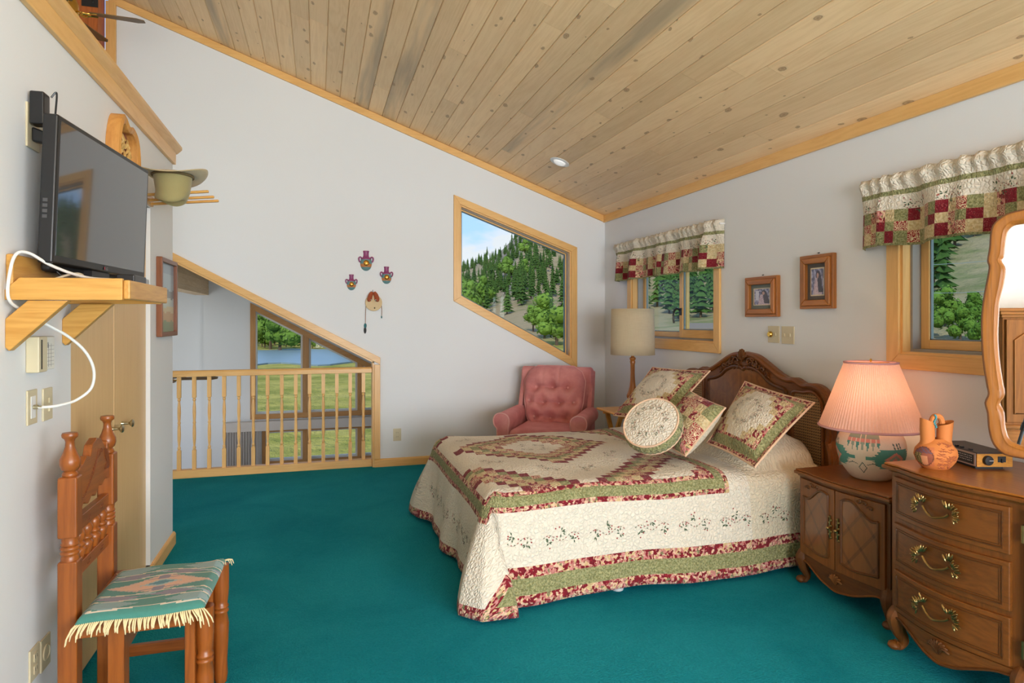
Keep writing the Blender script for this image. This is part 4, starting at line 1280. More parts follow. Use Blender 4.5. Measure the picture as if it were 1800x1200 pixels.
for ya, yb in ((1.258, 1.582), (.934, 1.252)):
    d = bowed(MB(), dxf, ya, yb, .172, .720, .012, .004).build('door', oak('z'), ds, angle=30, bevel=.003)
    MB().tube(bow_line(dxf, .0125, arch_panel(ya + .045, yb - .045, .215, .675, 0, 1)), .006, 6, closed=True).build('panel_moulding', oak_dark('z'), d)
    for z in (.25, .64): MB().tube([(dxf(yb) - .014, yb + .004, z - .03), (dxf(yb) - .014, yb + .004, z + .03)], .005, 8).build('hinge', BRASS, d)
def dzb(y):
    z = .118
    for a, b in ((1.60, 2.115), (.40, .915)):
        if a <= y <= b:
            s = abs(2 * (y - a) / (b - a) - 1)
            z = .078 + .060 * smooth((s - .2) / .6) - .010 * math.cos(s * 8) * (1 - s)
    return z
ap = apron(MB(), lambda y: dxf(y) - .006, DY0 + .02, DY1 - .02, .166, dzb, .022, 120).build('apron', oak('y'), ds, angle=40)
MB().tube(bow_line(dxf, .009, [(y, dzb(y) + .006) for y in frange(DY0 + .03, DY1 - .03, 120)]), .005, 6).build('apron_moulding', oak_dark('y'), ap)
mb = MB(); shell(mb, (dxf(1.858) - .006, 1.858, .128), .046, 9); mb.build('shell_carving', oak_dark('z'), ap)
for x, y, ox, oy in ((2.31, DY1 - .025, -1, .5), (2.31, 1.60, -1, 0), (2.31, .92, -1, 0), (2.31, DY0 + .025, -1, -.5), (2.765, DY1 - .025, .2, .5), (2.765, DY0 + .025, .2, -.5)):
    mb = MB(); cabriole(mb, x, y, ox, oy, .168, 1.1); mb.build('leg', oak('z'), ds)

# ---- triple mirror on the dresser
WO = [(0.125, 1.765), (0.077, 1.753), (0.042, 1.725), (0.03, 1.695), (0.026, 1.633), (0.020, 1.584), (0.024, 1.553), (0.009, 1.455), (0.001, 1.374), (0.001, 1.293), (0.006, 1.204), (0.017, 1.115), (0.022, 1.079), (0.011, 1.047), (0.02, 1.008), (0.024, 0.945), (0.038, 0.894), (0.07, 0.862), (0.125, 0.854)]
WI = [(0.125, 1.713), (0.098, 1.709), (0.082, 1.691), (0.075, 1.656), (0.070, 1.600), (0.062, 1.582), (0.074, 1.55), (0.070, 1.498), (0.058, 1.436), (0.054, 1.374), (0.052, 1.294), (0.056, 1.215), (0.065, 1.135), (0.072, 1.083), (0.058, 1.051), (0.070, 1.015), (0.074, 0.96), (0.088, 0.915), (0.125, 0.897)]
mr = thing('dresser_mirror', 'curvy wood-framed folding mirror standing on the dresser', 'mirror', (2.55, 1.4, .77))
N = Nodes('mirror_glass'); b_ = N.n('BsdfGlossy', {'Color': (.86, .88, .88, 1), 'Roughness': .004}); N.t.links.new(b_.outputs[0], N.out.inputs['Surface'])
MIRR = N.mat
def mirror_leaf(p0, d, half_w, name):
    d = Vector((d[0], d[1], 0)).normalized(); n = Vector((d.y, -d.x, 0))
    if n.x > 0: n = -n
    p0 = Vector((p0[0], p0[1], 0))
    def P(s, z, o): return p0 + d * s + n * o + Vector((0, 0, z))
    def both(pts):
        L = [tuple(q)[:2] for q in spline([(a, b, 0) for a, b in pts], 4)]
        f = half_w / .125 if half_w > .3 else 1
        L2 = [((half_w + (half_w - a)), b) for a, b in L[::-1]]
        mid = [(lerp(L[0][0], L2[-1][0], k / 8), L[0][1] + .02 * math.sin(math.pi * k / 8)) for k in range(1, 8)]
        midb = [(lerp(L2[0][0], L[-1][0], k / 8), L[-1][1]) for k in range(1, 8)]
        return L, L2, mid, midb
    Lo, Lo2, mo, mbo = both(WO); Li, Li2, mi_, mbi = both(WI)
    outer = Lo + mbo[::-1] + Lo2 + mo[::-1]; inner = Li + mbi[::-1] + Li2 + mi_[::-1]
    n_ = len(outer); prof = [(0, -.012), (0, .006), (.10, .016), (.35, .018), (.60, .013), (.72, .015), (.85, .010), (1, .002), (1, -.012)]
    vs, fs = [], []
    for i in range(n_):
        for t, o in prof: vs.append(P(lerp(outer[i][0], inner[i][0], t), lerp(outer[i][1], inner[i][1], t), o))
    k = len(prof)
    for i in range(n_):
        j = (i + 1) % n_
        for q in range(k):
            q2 = (q + 1) % k
            fs.append([i*k+q, i*k+q2, j*k+q2, j*k+q])
    fr = MB().add(vs, fs).build('frame', wood('mirror_frame', S(158, 98, 36), S(112, 65, 20), 'z', .45, .15, 1.2), mr, angle=50)
    MB().tube([P(lerp(a[0], b[0], .06), lerp(a[1], b[1], .06), .013) for a, b in zip(outer, inner)], .004, 6, closed=True).build('edge_bead', oak_dark('z'), fr)
    MB().add([P(s, z, -.002) for s, z in inner] , [list(range(n_))]).build('glass', MIRR, mr, smooth=False)
    MB().add([P(s, z, -.013) for s, z in outer] , [list(range(n_))[::-1]]).build('backing', BLACKM, mr, smooth=False)
    return p0 + d * (2 * half_w)
e1 = mirror_leaf((2.408, 1.833), (.5672, -.8236), .225, 'wing')
e2 = mirror_leaf((e1.x + .004, e1.y - .012), (0.0, -1.0), .42, 'centre')
for y in (1.25, .85): MB().box(e1.x + .016, e1.x + .034, y - .02, y + .02, .7705, 1.3).build('support', oak('z'), mr, smooth=False)
MB().box(e1.x - .01, e1.x + .03, .62, 1.44, .7705, .853).build('base_rail', oak('y'), mr, smooth=False, bevel=.004)

# ================================================================== pink lamp
LX, LY = 2.60, 2.53
lp = thing('table_lamp', 'lit table lamp with pink pleated shade and southwestern painted base', 'lamp', (LX, LY, .588))
bp = [(.070, .588), (.085, .590), (.105, .612), (.135, .660), (.150, .710), (.153, .745), (.145, .785), (.125, .815), (.095, .835), (.050, .846), (.020, .850)]
bsp = [tuple(p)[:2] for p in spline([(a, b, 0) for a, b in bp], 5)]
FACE = 224.2
CREAM_, TEAL_, PINK_, SAGE_, DARK_ = S(232, 212, 188), S(84, 148, 134), S(222, 146, 130), S(150, 164, 144), S(92, 104, 92)
def lamp_paint(th, h):
    ph = (math.degrees(th) - FACE + 180) % 360 - 180
    if ph > 120: ph -= 190
    if ph < -95: ph += 190
    # feather fan
    if -44 < ph < 16 and .50 < h < .90:
        k = (ph + 14) / 30.0
        lo = .60 + .10 * abs(k) ** 1.5
        fr = ((ph + 44) / 60 * 7) % 1
        if h > lo - .05:
            if .74 < h < .80: return PINK_ if .2 < fr else CREAM_
            if h > .80: return SAGE_ if fr > .12 else CREAM_
            wv = (h - lo + .05) / (.74 - lo + .05)
            if abs(fr - .55) < .40 * wv: return SAGE_ if int((ph + 44) / 60 * 7) % 2 else TEAL_
    # outlined lozenge
    q = abs(ph + 14) / 7.5 + abs(h - .27) / .11
    if .80 < q < 1.05: return DARK_
    for c in (43, -78):
        q = abs(ph - c) / 21 + abs(h - .44) / .14
        if q < .28: return PINK_
        if q < .62: return SAGE_
        if q < 1.0: return PINK_
        stp = (h * 24) % 1
        wd = 40 - 95 * abs(h - .45) + 6 * stp
        if abs(ph - c) < wd and .28 < h < .63: return TEAL_
        if abs(h - .455) < .028 and abs(ph - c) < 52: return TEAL_
        for kx in (-4, 3, 9):
            if abs(ph - c - kx + (h - .7) * 30) < 1.3 and .63 < h < .74: return DARK_
    zz = abs(((ph + 14) / 9) % 2 - 1)
    if abs(h - (.33 + .035 * zz)) < .007 and abs(ph + 14) < 34 and abs(ph + 14) > 8: return DARK_
    return CREAM_
nth = 200
hs = frange(0, 1, 80)
def prof_at(h):
    z = lerp(.588, .850, h)
    for (r0, z0), (r1, z1) in zip(bsp, bsp[1:]):
        if z <= z1 + 1e-9: return lerp(r0, r1, (z - z0) / max(1e-6, z1 - z0)), z
    return bsp[-1]
MB().grid(lambda u, v: (LX + prof_at(v)[0] * math.cos(u * 2 * math.pi), LY + prof_at(v)[0] * math.sin(u * 2 * math.pi), prof_at(v)[1]), nth, 80, None, None, lambda u, v: lamp_paint(u * 2 * math.pi, v), wrapu=True).build('base', vcol('painted_ceramic', .75), lp, angle=60)
MB().lathe([(.07, .588), (1e-4, .588)], 24, (LX, LY, 0)).build('underside', plain('clay', S(200, 180, 155), .8), lp)
MB().lathe([(.03, .848), (.022, .856), (.012, .862), (.012, .885), (.018, .89), (.018, .94), (.008, .945)], 14, (LX, LY, 0)).build('socket', GOLD, lp)
MB().lathe([(1e-4, 1.03), (.02, 1.026), (.032, 1.005), (.03, .975), (.018, .945), (.014, .94)], 14, (LX, LY, 0)).build('bulb', glass('bulb_glass', (.98, .98, .96), .05), lp)
N = Nodes('pink_pleated_cloth'); v = N.coord('Object')
c_ = N.mix(N.noise(v, 150, 2), S(222, 182, 170), S(234, 198, 186))
df = N.n('BsdfDiffuse', {'Color': c_}); tl = N.n('BsdfTranslucent', {'Color': c_})
ms_ = N.n('MixShader', {0: .42, 1: df.outputs[0], 2: tl.outputs[0]}); N.t.links.new(ms_.outputs[0], N.out.inputs['Surface'])
PINKC = N.mat
def shade(u, v):
    a = u * 2 * math.pi; r_ = lerp(.231, .117, v) + (.0022 * math.sin(u * 2 * math.pi * 96)) * (1 - .3 * v)
    return (LX + r_ * math.cos(a), LY + r_ * math.sin(a), lerp(.838, 1.152, v))
sh = MB().grid(shade, 96 * 6, 6, wrapu=True).build('shade', PINKC, lp, angle=180)
for r_, z, t in ((.232, .838, .006), (.118, 1.152, .005)):
    MB().tube([(LX + r_ * math.cos(k * .1309), LY + r_ * math.sin(k * .1309), z) for k in range(48)], t, 8, closed=True).build('shade_binding', plain('shade_binding', S(206, 150, 150), .8), sh)
mb = MB()
for k in range(3):
    a = k * 2.094
    mb.tube([(LX, LY, 1.150), (LX + .117 * math.cos(a), LY + .117 * math.sin(a), 1.150)], .002, 5)
mb.tube(spline([(LX + .018, LY, .93), (LX + .05, LY, .98), (LX + .045, LY, 1.10), (LX, LY, 1.150)], 5) , .002, 5); mb.tube(spline([(LX - .018, LY, .93), (LX - .05, LY, .98), (LX - .045, LY, 1.10), (LX, LY, 1.150)], 5), .002, 5)
mb.ell((LX, LY, 1.163), (.006, .006, .009), 8, 6)
mb.build('harp', GOLD, lp)
bl = light('table_lamp_bulb', 'POINT', (LX, LY, .992), (0, 0, 0), 1.9, (1.0, .64, .34), shadow_soft_size=.022)
bl.parent = lp; bl.matrix_parent_inverse = Matrix.Translation(-lp.location)

# ================================================================== wedding vase
TERRA = plain('terracotta', S(198, 118, 56), .75, .06, 14)
TERRAD = plain('terracotta_scored', S(168, 92, 52), .8, .2, 60, bump=.6, bscale=160)
VX, VY, VZ = 2.365, 1.985, .770
wv_ = thing('wedding_vase', 'terracotta double-spouted vase with turquoise beads on the handle', 'vase', (VX, VY, VZ))
Rt = Vector((.9577, -.2877, 0)); Fw = Vector((.2877, .9577, 0))
def vb_body(u, v):
    a = u * 2 * math.pi; z = interp([(0, 0), (1, .118)], v)
    r_ = interp([(0, .046), (.06, .054), (.25, .070), (.45, .078), (.65, .074), (.85, .055), (1, .030)], v)
    p = Rt * (r_ * math.cos(a) * 1.02) + Fw * (r_ * .86 * math.sin(a))
    return Vector((VX, VY, VZ + z)) + p
MB().grid(vb_body, 40, 24, None, None, None, True).add([vb_body(k / 20, 0) for k in range(20)], [list(range(20))[::-1]]).build('body', TERRA, wv_, angle=70)
def spout(cx, lean, h, rb, rt, name):
    def f(u, v):
        a = u * 2 * math.pi; vv = v if v <= .5 else 1 - v
        t = min(1, v * 2) if v <= .5 else 1 - (v - .5) * 1.6
        r_ = interp([(0, rb), (.35, rb * .72), (.7, rb * .74), (1, rt)], t) - (0 if v <= .5 else .004)
        z = .072 + t * h + (.010 * math.cos(a) if t > .9 else 0) * (1 if cx > 0 else -1)
        return Vector((VX, VY, VZ)) + Rt * (cx + lean * t + r_ * math.cos(a)) + Fw * (r_ * .92 * math.sin(a)) + Vector((0, 0, z))
    MB().grid(f, 28, 24, None, None, None, True).build(name, TERRA, wv_, angle=70)
spout(-.030, -.006, .118, .036, .024, 'spout'); spout(.030, .008, .108, .038, .030, 'spout')
hp = [Vector((VX, VY, VZ)) + Rt * a + Vector((0, 0, z)) for a, z in ((-.018, .178), (-.010, .200), (.006, .207), (.020, .198), (.026, .178))]
MB().tube(spline(hp, 6), .011, 10).build('handle', TERRA, wv_)
sc2 = MB(); rr = random.Random(2)
for k in range(60):
    z = .008 + .10 * rr.random(); a0 = R(-100 + 55 * rr.random())
    def q(an, zz): 
        v_ = zz / .118; p = vb_body(((math.atan2(-.9, -.3) + an) / (2 * math.pi)) % 1, v_); d_ = (p - Vector((VX, VY, p.z))).normalized(); return p + d_ * .0012
    a1 = rr.uniform(-.15, .75)
    sc2.tube([q(a1, z), q(a1 + .12, z - .004), q(a1 + .24, z - .001)], [.0012, .002, .0008], 5)
o_ = sc2.build('scored_texture', TERRAD, wv_); o_['kind'] = 'stuff'
# painted niche: dwelling scene on a shallow oval
def niche(u, v):
    an = lerp(-1.35, -.25, u); zz = lerp(.014, .090, v)
    p = vb_body(((math.atan2(-.9, -.3) + an) / (2 * math.pi)) % 1, zz / .118); d_ = (p - Vector((VX, VY, p.z))).normalized()
    return p + d_ * .0022
def niche_col(u, v):
    e = (u - .5) ** 2 / .25 + (v - .5) ** 2 / .25
    if e > 1: return S(196, 112, 66)
    if e > .82: return S(110, 56, 36)
    if v > .66: return S(120, 66, 60) if (int(u * 14) + int(v * 14)) % 3 else S(96, 80, 96)
    if .42 < u < .75 and v < .55: return S(214, 142, 98)
    if u < .45: return S(104, 84, 44) if (int(u * 40) * 7 + int(v * 40) * 3) % 4 else S(170, 140, 80)
    return S(150, 80, 56)
MB().grid(niche, 26, 22, None, None, niche_col).build('painted_niche', vcol('painted_clay', .8), wv_, angle=80)
tb = MB(); TURQ = plain('turquoise', S(60, 140, 150), .4)
for k in range(9): 
    p = Vector((VX, VY, VZ)) + Rt * (-.010 + .004 * math.sin(k)) + Vector((0, 0, .212 - k * .006)) - Fw * .012
    tb.ell(p, (.0045, .0045, .004), 7, 5)
tb.build('bead_string', TURQ, wv_)

# ================================================================== radio
C0 = Vector((2.482, 1.918, .770)); E1 = Vector((.960, -.280, 0)); E2 = Vector((.280, .960, 0))
ra = thing('clock_radio', 'old table radio with wood-grain end and tuning dial', 'radio', (2.6, 2.0, .770))
def RB(mb, a0, a1, b0, b1, z0, z1):
    vs = [C0 + E1 * a + E2 * b + Vector((0, 0, z)) for z in (z0, z1) for a, b in ((a0, b0), (a1, b0), (a1, b1), (a0, b1))]
    return mb.add(vs, [(0,3,2,1),(4,5,6,7),(0,1,5,4),(1,2,6,5),(2,3,7,6),(3,0,4,7)])
DKB = plain('radio_brown', S(58, 48, 44), .4)
RB(MB(), .012, .150, .0, .26, .010, .066).build('case', DKB, ra, smooth=False, bevel=.003)
RB(MB(), .02, .13, .02, .24, .0, .011).build('foot_plinth', BLACKM, ra, smooth=False)
RB(MB(), .010, .151, -.003, .000, .011, .062).build('end_panel', wood('radio_woodgrain', S(196, 134, 52), S(150, 92, 28), 'x', .4, .2, 2.0), ra, smooth=False)
RB(MB(), .007, .012, .004, .256, .012, .062).build('front_frame', plain('radio_trim', S(186, 160, 146), .35, metal=.6), ra, smooth=False)
RB(MB(), .0055, .007, .012, .248, .018, .056).build('dial_glass', BLACK, ra, smooth=False)
dl = MB()
for row, z in enumerate((.047, .038, .029)):
    for k in range(22):
        b = .02 + k * .0102
        RB(dl, .0050, .0056, b, b + (.0045 if (k * 7 + row) % 3 else .007), z, z + .0028)
o_ = dl.build('dial_markings', plain('dial_print', S(206, 200, 196), .5), ra, smooth=False); o_['kind'] = 'stuff'
kn = MB(); Mk = Matrix((E1, Vector((0, 0, 1)), -E2)).transposed().to_4x4()
kc = C0 + E1 * .050 - E2 * .003 + Vector((0, 0, .037))
MB().lathe([(.019, 0), (.019, .010), (.017, .013), (1e-4, .0135)], 24, kc, 0, Mk).build('tuning_knob', BLACK, ra)
RB(MB(), .049, .066, -.0172, -.0160, .0365, .0385).build('knob_line', plain('dial_print', S(206, 200, 196), .5), ra, smooth=False)
RB(MB(), .092, .124, -.0040, -.0030, .029, .052).build('switch_slot', BLACKM, ra, smooth=False)
RB(MB(), .104, .110, -.0085, -.0040, .028, .044).build('switch', BLACK, ra, smooth=False)
for b in (.05, .10, .13, .17): RB(MB(), .022, .034, b, b + .014, .066, .072).build('button', BLACK, ra, smooth=False, bevel=.002)

# ================================================================== armchair
ac = thing('armchair', 'rose velvet armchair with button-tufted back in the corner', 'armchair', (1.965, 5.40, 0), rz=R(-33))
N = Nodes('rose_velvet'); v = N.coord('Object')
c_ = N.mix(N.ramp(N.noise(v, 5, 4, .6), [(.35, (0, 0, 0)), (.65, (1, 1, 1))]), S(190, 116, 116), S(212, 144, 140))
N.bsdf(c_, .85, N.bump(N.noise(v, 300, 2), .15, .002), sheen=.6, sheenr=.35, spec=.1, sheent=S(220, 150, 148))
VEL = N.mat
PIPE = plain('rose_piping', S(216, 156, 150), .8)
# frame: base, shell, arms (local: faces -y)
MB().box(-.33, .33, -.33, .34, .06, .26).build('base', VEL, ac, True, smooth=True, bevel=.02)
sb = soft_box(-.265, .265, -.40, .20, .26, .44, .05); sb.build('seat_cushion', VEL, ac, True)
MB().prism([(.20, .18), (.30, .18), (.43, .90), (.33, .93), (.29, .90)], 'x', -.335, .335).build('back_shell', VEL, ac, True, smooth=True, bevel=.02)
for sg in (-1, 1):
    pr = [(.27, .10), (.27, .44), (.262, .50), (.275, .545), (.32, .57), (.375, .56), (.400, .52), (.395, .47), (.37, .44), (.365, .10)]
    prs = [pr[0]] + [tuple(p)[:2] for p in spline([(a, b, 0) for a, b in pr[1:-1]], 4)] + [pr[-1]]
    poly = [(sg * a, z) for a, z in prs]
    a_ = MB().prism(poly, 'y', -.36, .26).build('arm', VEL, ac, True, smooth=True, angle=40, bevel=.012)
    MB().tube([Vector((x, -.362, z)) for x, z in poly], .006, 6).build('arm_piping', PIPE, a_, True)
    MB().prism([(.12, .30), (.30, .30), (.45, .885), (.36, .885), (.22, .60)], 'x', sg * .30, sg * .345).build('wing', VEL, ac, True, smooth=True, bevel=.012)
BT = [(-.17, .62), (-.02, .63), (.13, .62), (-.23, .40), (-.10, .36), (.05, .36), (.19, .38), (-.17, .13), (-.02, .11), (.13, .13)]
def tuft(u, v):
    """cushion face: u across, v up"""
    w = interp([(0, .20), (.12, .245), (.4, .275), (.75, .285), (.9, .25), (1, .17)], v)
    x = (u * 2 - 1) * w; zz = v * .53
    y = lerp(.155, .315, v)
    g = (max(0, 1 - (2 * u - 1) ** 4)) ** .5 * (max(0, 1 - (2 * v - 1) ** 6)) ** .5
    d = .098 * g
    for bx, bv in BT:
        r2 = ((x - bx) / .050) ** 2 + ((v - bv) * .53 / .045) ** 2
        d -= .066 * math.exp(-r2) * g
    for bv, a, b in ((.625, -.17, .13), (.37, -.23, .19), (.12, -.17, .13)):
        if a < x < b: d -= .030 * math.exp(-((v - bv) / .020) ** 2)
    for bx in (-.10, .05):
        d -= .008 * math.exp(-((x - bx) / .012) ** 2) * (1 if v > .4 else .6)
    d += .010 * math.sin(x * 60 + 3 * math.sin(v * 9)) * math.exp(-((v - .5) / .25) ** 2) * .35
    n = Vector((0, -.955, .29))
    return Vector((x, y - .02, .405 + zz)) + n * d
bk = MB().grid(tuft, 56, 48, None, lambda u, v: (u, v)).build('back_cushion', VEL, ac, True, angle=180)
ring = [tuft(0.0, k / 20) for k in range(20)] + [tuft(k / 16, 1.0) for k in range(16)] + [tuft(1.0, 1 - k / 20) for k in range(20)]
MB().tube([p + Vector((0, -.006, 0)) for p in ring], .006, 6).build('piping', PIPE, bk, True)
for bx, bv in BT:
    w = interp([(0, .20), (.12, .245), (.4, .275), (.75, .285), (.9, .25), (1, .17)], bv)
    p = tuft((bx / w + 1) / 2, bv)
    MB().ell((p.x, p.y - .002, p.z), (.011, .006, .011), 10, 6).build('button', PIPE, bk, True)
for x, y in ((-.27, -.27), (.27, -.27), (-.27, .27), (.27, .27)):
    MB().lathe([(.02, 0), (.026, .01), (.022, .062)], 10, (x, y, 0)).build('foot', oak_dark('z'), ac, True)

# ================================================================== tray table and honey-wood lamp
tt = thing('tray_table', 'small folding tray table with crossed legs under the tall lamp', 'table', (2.53, 4.955, 0))
HON = lambda a: wood('honey_pine', S(226, 170, 88), S(196, 134, 60), a, .38, .25, 1.2)
MB().box(2.31, 2.75, 4.755, 5.155, .585, .605).build('top', HON('x'), tt, smooth=False, bevel=.008)
MB().box(2.36, 2.70, 4.785, 4.805, .555, .586).build('rail', HON('x'), tt, smooth=False)
MB().box(2.36, 2.70, 5.105, 5.125, .555, .586).build('rail', HON('x'), tt, smooth=False)
for x in (2.37, 2.69):
    MB().bar((x, 4.79, .586), (x, 5.13, .0), .022, .034, (1, 0, 0)).build('leg', HON('z'), tt, smooth=False)
    MB().bar((x + .024, 5.12, .586), (x + .024, 4.78, .0), .022, .034, (1, 0, 0)).build('leg', HON('z'), tt, smooth=False)
sl = thing('turned_lamp', 'tall turned honey-wood lamp with oatmeal drum shade by the corner window', 'lamp', (2.55, 4.94, .605))
sp_ = [(.112, .605), (.116, .615), (.110, .627), (.070, .634), (.040, .640), (.030, .648), (.036, .654), (.030, .662), (.022, .674), (.030, .685), (.046, .700), (.050, .712), (.049, .724), (.0500, .727), (.046, .735), (.036, .760), (.026, .800), (.020, .860), (.018, .920), (.019, .985), (.024, 1.008), (.020, 1.020), (.026, 1.030), (.026, 1.042), (.014, 1.050), (.010, 1.075), (.010, 1.16), (1e-4, 1.16)]
MB().lathe(sp_, 28, (2.55, 4.94, 0)).build('stem', maple('z'), sl, angle=45)
N = Nodes('oatmeal_linen'); v = N.coord('Object')
wv2 = N.math('ADD', N.math('MULTIPLY', N.noise(N.coord('Object', (1, 1, 30)), 14, 3), .5), N.math('MULTIPLY', N.noise(N.coord('Object', (30, 30, 1)), 14, 3), .5))
c_ = N.mix(wv2, S(206, 188, 152), S(238, 226, 200))
df = N.n('BsdfDiffuse', {'Color': c_}); tl = N.n('BsdfTranslucent', {'Color': c_})
ms_ = N.n('MixShader', {0: .35, 1: df.outputs[0], 2: tl.outputs[0]}); N.t.links.new(ms_.outputs[0], N.out.inputs['Surface'])
LIN = N.mat
MB().grid(lambda u, v: (2.55 + lerp(.184, .178, v) * math.cos(u * 6.28319), 4.94 + lerp(.184, .178, v) * math.sin(u * 6.28319), lerp(1.068, 1.455, v)), 48, 4, wrapu=True).build('shade', LIN, sl, angle=180, solid=.003)
mb = MB()
for k in range(3): mb.tube([(2.55, 4.94, 1.15), (2.55 + .18 * math.cos(k * 2.094), 4.94 + .18 * math.sin(k * 2.094), 1.15)], .002, 5)
mb.build('shade_spider', GOLD, sl)

# ================================================================== carved chair by the left wall
ch = thing('carved_chair', 'reddish carved wooden chair with turned finials against the left wall', 'chair', (-.54, 2.45, 0))
PX, PN, PF = -.725, 2.275, 2.640
def sq(mb, x, y, z0, z1, h): mb.box(x - h, x + h, y - h, y + h, z0, z1)
for y in (PN, PF):
    m = MB(); h = .0265
    sq(m, PX, y, 0.0, .630, h); sq(m, PX, y, .700, .885, h)
    b1 = m.build('back_post', mission('z'), ch, smooth=False, bevel=.006)
    MB().lathe([(.024, .626), (.0245, .640), (.022, .645), (.0255, .650), (.0255, .655), (.022, .659), (.0255, .664), (.0255, .669), (.022, .673), (.0255, .678), (.022, .685), (.024, .703)], 18, (PX, y, 0)).build('turned_ring', mission('z'), b1, angle=60)
    MB().lathe([(.020, .884), (.022, .890), (.020, .896), (.016, .900), (.024, .908), (.028, .922), (.027, .938), (.019, .955), (.013, .975), (.012, .990), (.015, .998), (.021, 1.003), (.0225, 1.010), (.020, 1.017), (1e-4, 1.019)], 20, (PX, y, 0)).build('finial', mission('z'), b1, angle=60)
# crest board carved with a horse head
ya, yb = PN + .0265, PF - .0265
cr_ = [(ya, .745), (ya + .03, .760), (ya + .055, .782), (ya + .10, .765), (ya + .135, .785), (ya + .17, .772), (ya + .205, .800), (ya + .235, .792), (ya + .27, .806), (yb, .80), (yb, .915), (yb - .015, .935), (yb - .022, .905), (yb - .05, .925), (yb - .085, .955), (yb - .13, .965), (yb - .175, .950), (yb - .195, .915), (yb - .23, .925), (yb - .265, .905), (ya, .895)]
cb_ = MB().prism(cr_, 'x', PX - .013, PX + .013).build('crest_rail', mission('y'), ch, smooth=False, bevel=.004)
g_ = MB(); xg = PX + .0135
for k in range(4):
    g_.tube(spline([(xg, yb - .06 + .008 * k, .915 - .002 * k), (xg + .001, yb - .045 + .008 * k, .885), (xg, yb - .03 + .008 * k, .862 - .006 * k), (xg, yb - .05 + .008 * k, .842)], 5), .0028, 5)
for k in range(16):
    t = k / 15
    g_.ell((xg, lerp(yb - .10, ya + .04, t), lerp(.905, .800, t) + .010 * math.sin(t * 6)), (.002, .006, .0035), 6, 4, Matrix.Rotation(R(60), 3, 'X'))
g_.tube(spline([(xg, yb - .115, .925), (xg, yb - .15, .875), (xg, yb - .20, .835), (xg, yb - .245, .810)], 5), .0026, 5)
g_.ell((xg, yb - .09, .915), (.004, .010, .008), 8, 5)
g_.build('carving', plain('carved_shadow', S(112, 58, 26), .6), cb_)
for z0, z1, nm in ((.700, .745, 'upper_rail'), (.560, .600, 'lower_rail')):
    rl_ = MB().box(PX - .012, PX + .012, ya, yb, z0, z1).build(nm, mission('y'), ch, smooth=False, bevel=.003)
    g_ = MB()
    for yy in (ya + .09, ya + .22):
        for k in range(4): g_.box(PX + .0121, PX + .0128, yy + .010 * (k % 2) + .012 * (k // 2), yy + .010 * (k % 2) + .012 * (k // 2) + .008, z0 + .012 + .009 * (k % 2), z0 + .018 + .009 * (k % 2))
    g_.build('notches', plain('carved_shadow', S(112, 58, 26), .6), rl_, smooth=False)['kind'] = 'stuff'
for k in range(4):
    y = lerp(ya + .045, yb - .045, k / 3)
    MB().lathe([(.010, .598), (.014, .610), (.019, .625), (.021, .637), (.014, .645), (.020, .652), (.020, .656), (.013, .662), (.020, .680), (.017, .692), (.011, .702)], 12, (PX, y, 0)).build('back_spindle', mission('z'), ch, angle=60)
XFt = -.372
for y in (PN - .015, PF - .015):
    MB().box(XFt - .03, XFt + .0, y - .022, y + .022, 0.0, .445).build('front_leg', mission('z'), ch, smooth=False, bevel=.004)
    MB().lathe([(.020, .0), (.024, .03), (.022, .08), (.026, .16), (.028, .22), (.022, .258), (.027, .264), (.027, .270), (.022, .275), (.027, .281), (.027, .287), (.022, .292), (.025, .31), (.028, .35), (.028, .44)], 14, (XFt + .022, y + .02, 0)).build('turned_leg', mission('z'), ch, angle=60)
for y in (PN - .015, PF - .015):
    MB().box(PX + .026, XFt - .03, y - .012, y + .012, .395, .440).build('seat_rail', mission('x'), ch, smooth=False, bevel=.003)
    MB().box(PX + .026, XFt - .03, y - .010, y + .010, .150, .190).build('stretcher', mission('x'), ch, smooth=False, bevel=.003)
MB().box(XFt - .026, XFt, PN + .007, PF - .037, .385, .440).build('front_rail', mission('y'), ch, smooth=False, bevel=.003)
MB().box(PX + .12, PX + .145, PN - .006, PF - .024, .31, .36).build('cross_stretcher', mission('y'), ch, smooth=False, bevel=.003)
MB().box(PX + .11, PX + .155, PN - .015 - .02, PN + .025, 0.0, .44).build('inner_leg', mission('z'), ch, smooth=False, bevel=.003)
MB().box(PX + .028, XFt + .020, PN - .040, PF + .012, .440, .455).build('seat', mission('x'), ch, smooth=False, bevel=.004)
# woven rug pad on the seat
rg = thing('woven_seat_pad', 'teal and peach woven rug pad with cream fringe on the carved chair', 'seat pad', (-.52, 2.42, .457), None)
TL, PE, CR, GY, BLU = S(72, 138, 128), S(224, 180, 152), S(222, 206, 186), S(138, 132, 150), S(84, 140, 156)
def rugc(u, v):
    """u back to front, v near to far"""
    v = v + .012 * math.sin(u * 9)
    for l in (.07, .22, .335, .665, .78, .93):
        if abs(v - l) < .008: return CR
    if .22 < v < .335 or .665 < v < .78:
        s = abs(((u * 2.2) % 1) - .5) * 2; w = abs((v - (.2775 if v < .5 else .7225)) / .0575)
        if w < 1 - s * 1.1: return GY
        return TL if (u * 3 + v * 9) % 1 > .35 else S(150, 174, 182)
    if .07 < v < .22 or .78 < v < .93:
        return S(138, 168, 172) if (abs(((u * 1.5 + .2) % 1) - .5) * 2 + abs(v - (.145 if v < .5 else .855)) * 8) < .7 else TL
    q = math.floor(abs(u - .52) / .035) * .035 / .40 + abs(v - .5) / .155
    if q < .26: return BLU
    if q < .40: return S(160, 190, 196)
    if q < 1.0:
        if abs(u - .52) < .055 and abs(v - .5) > .075: return GY
        if abs(abs(v - .5) - .10) < .006 and abs(u - .52) < .22: return GY
        return PE
    if q < 1.12: return S(196, 170, 160)
    return TL
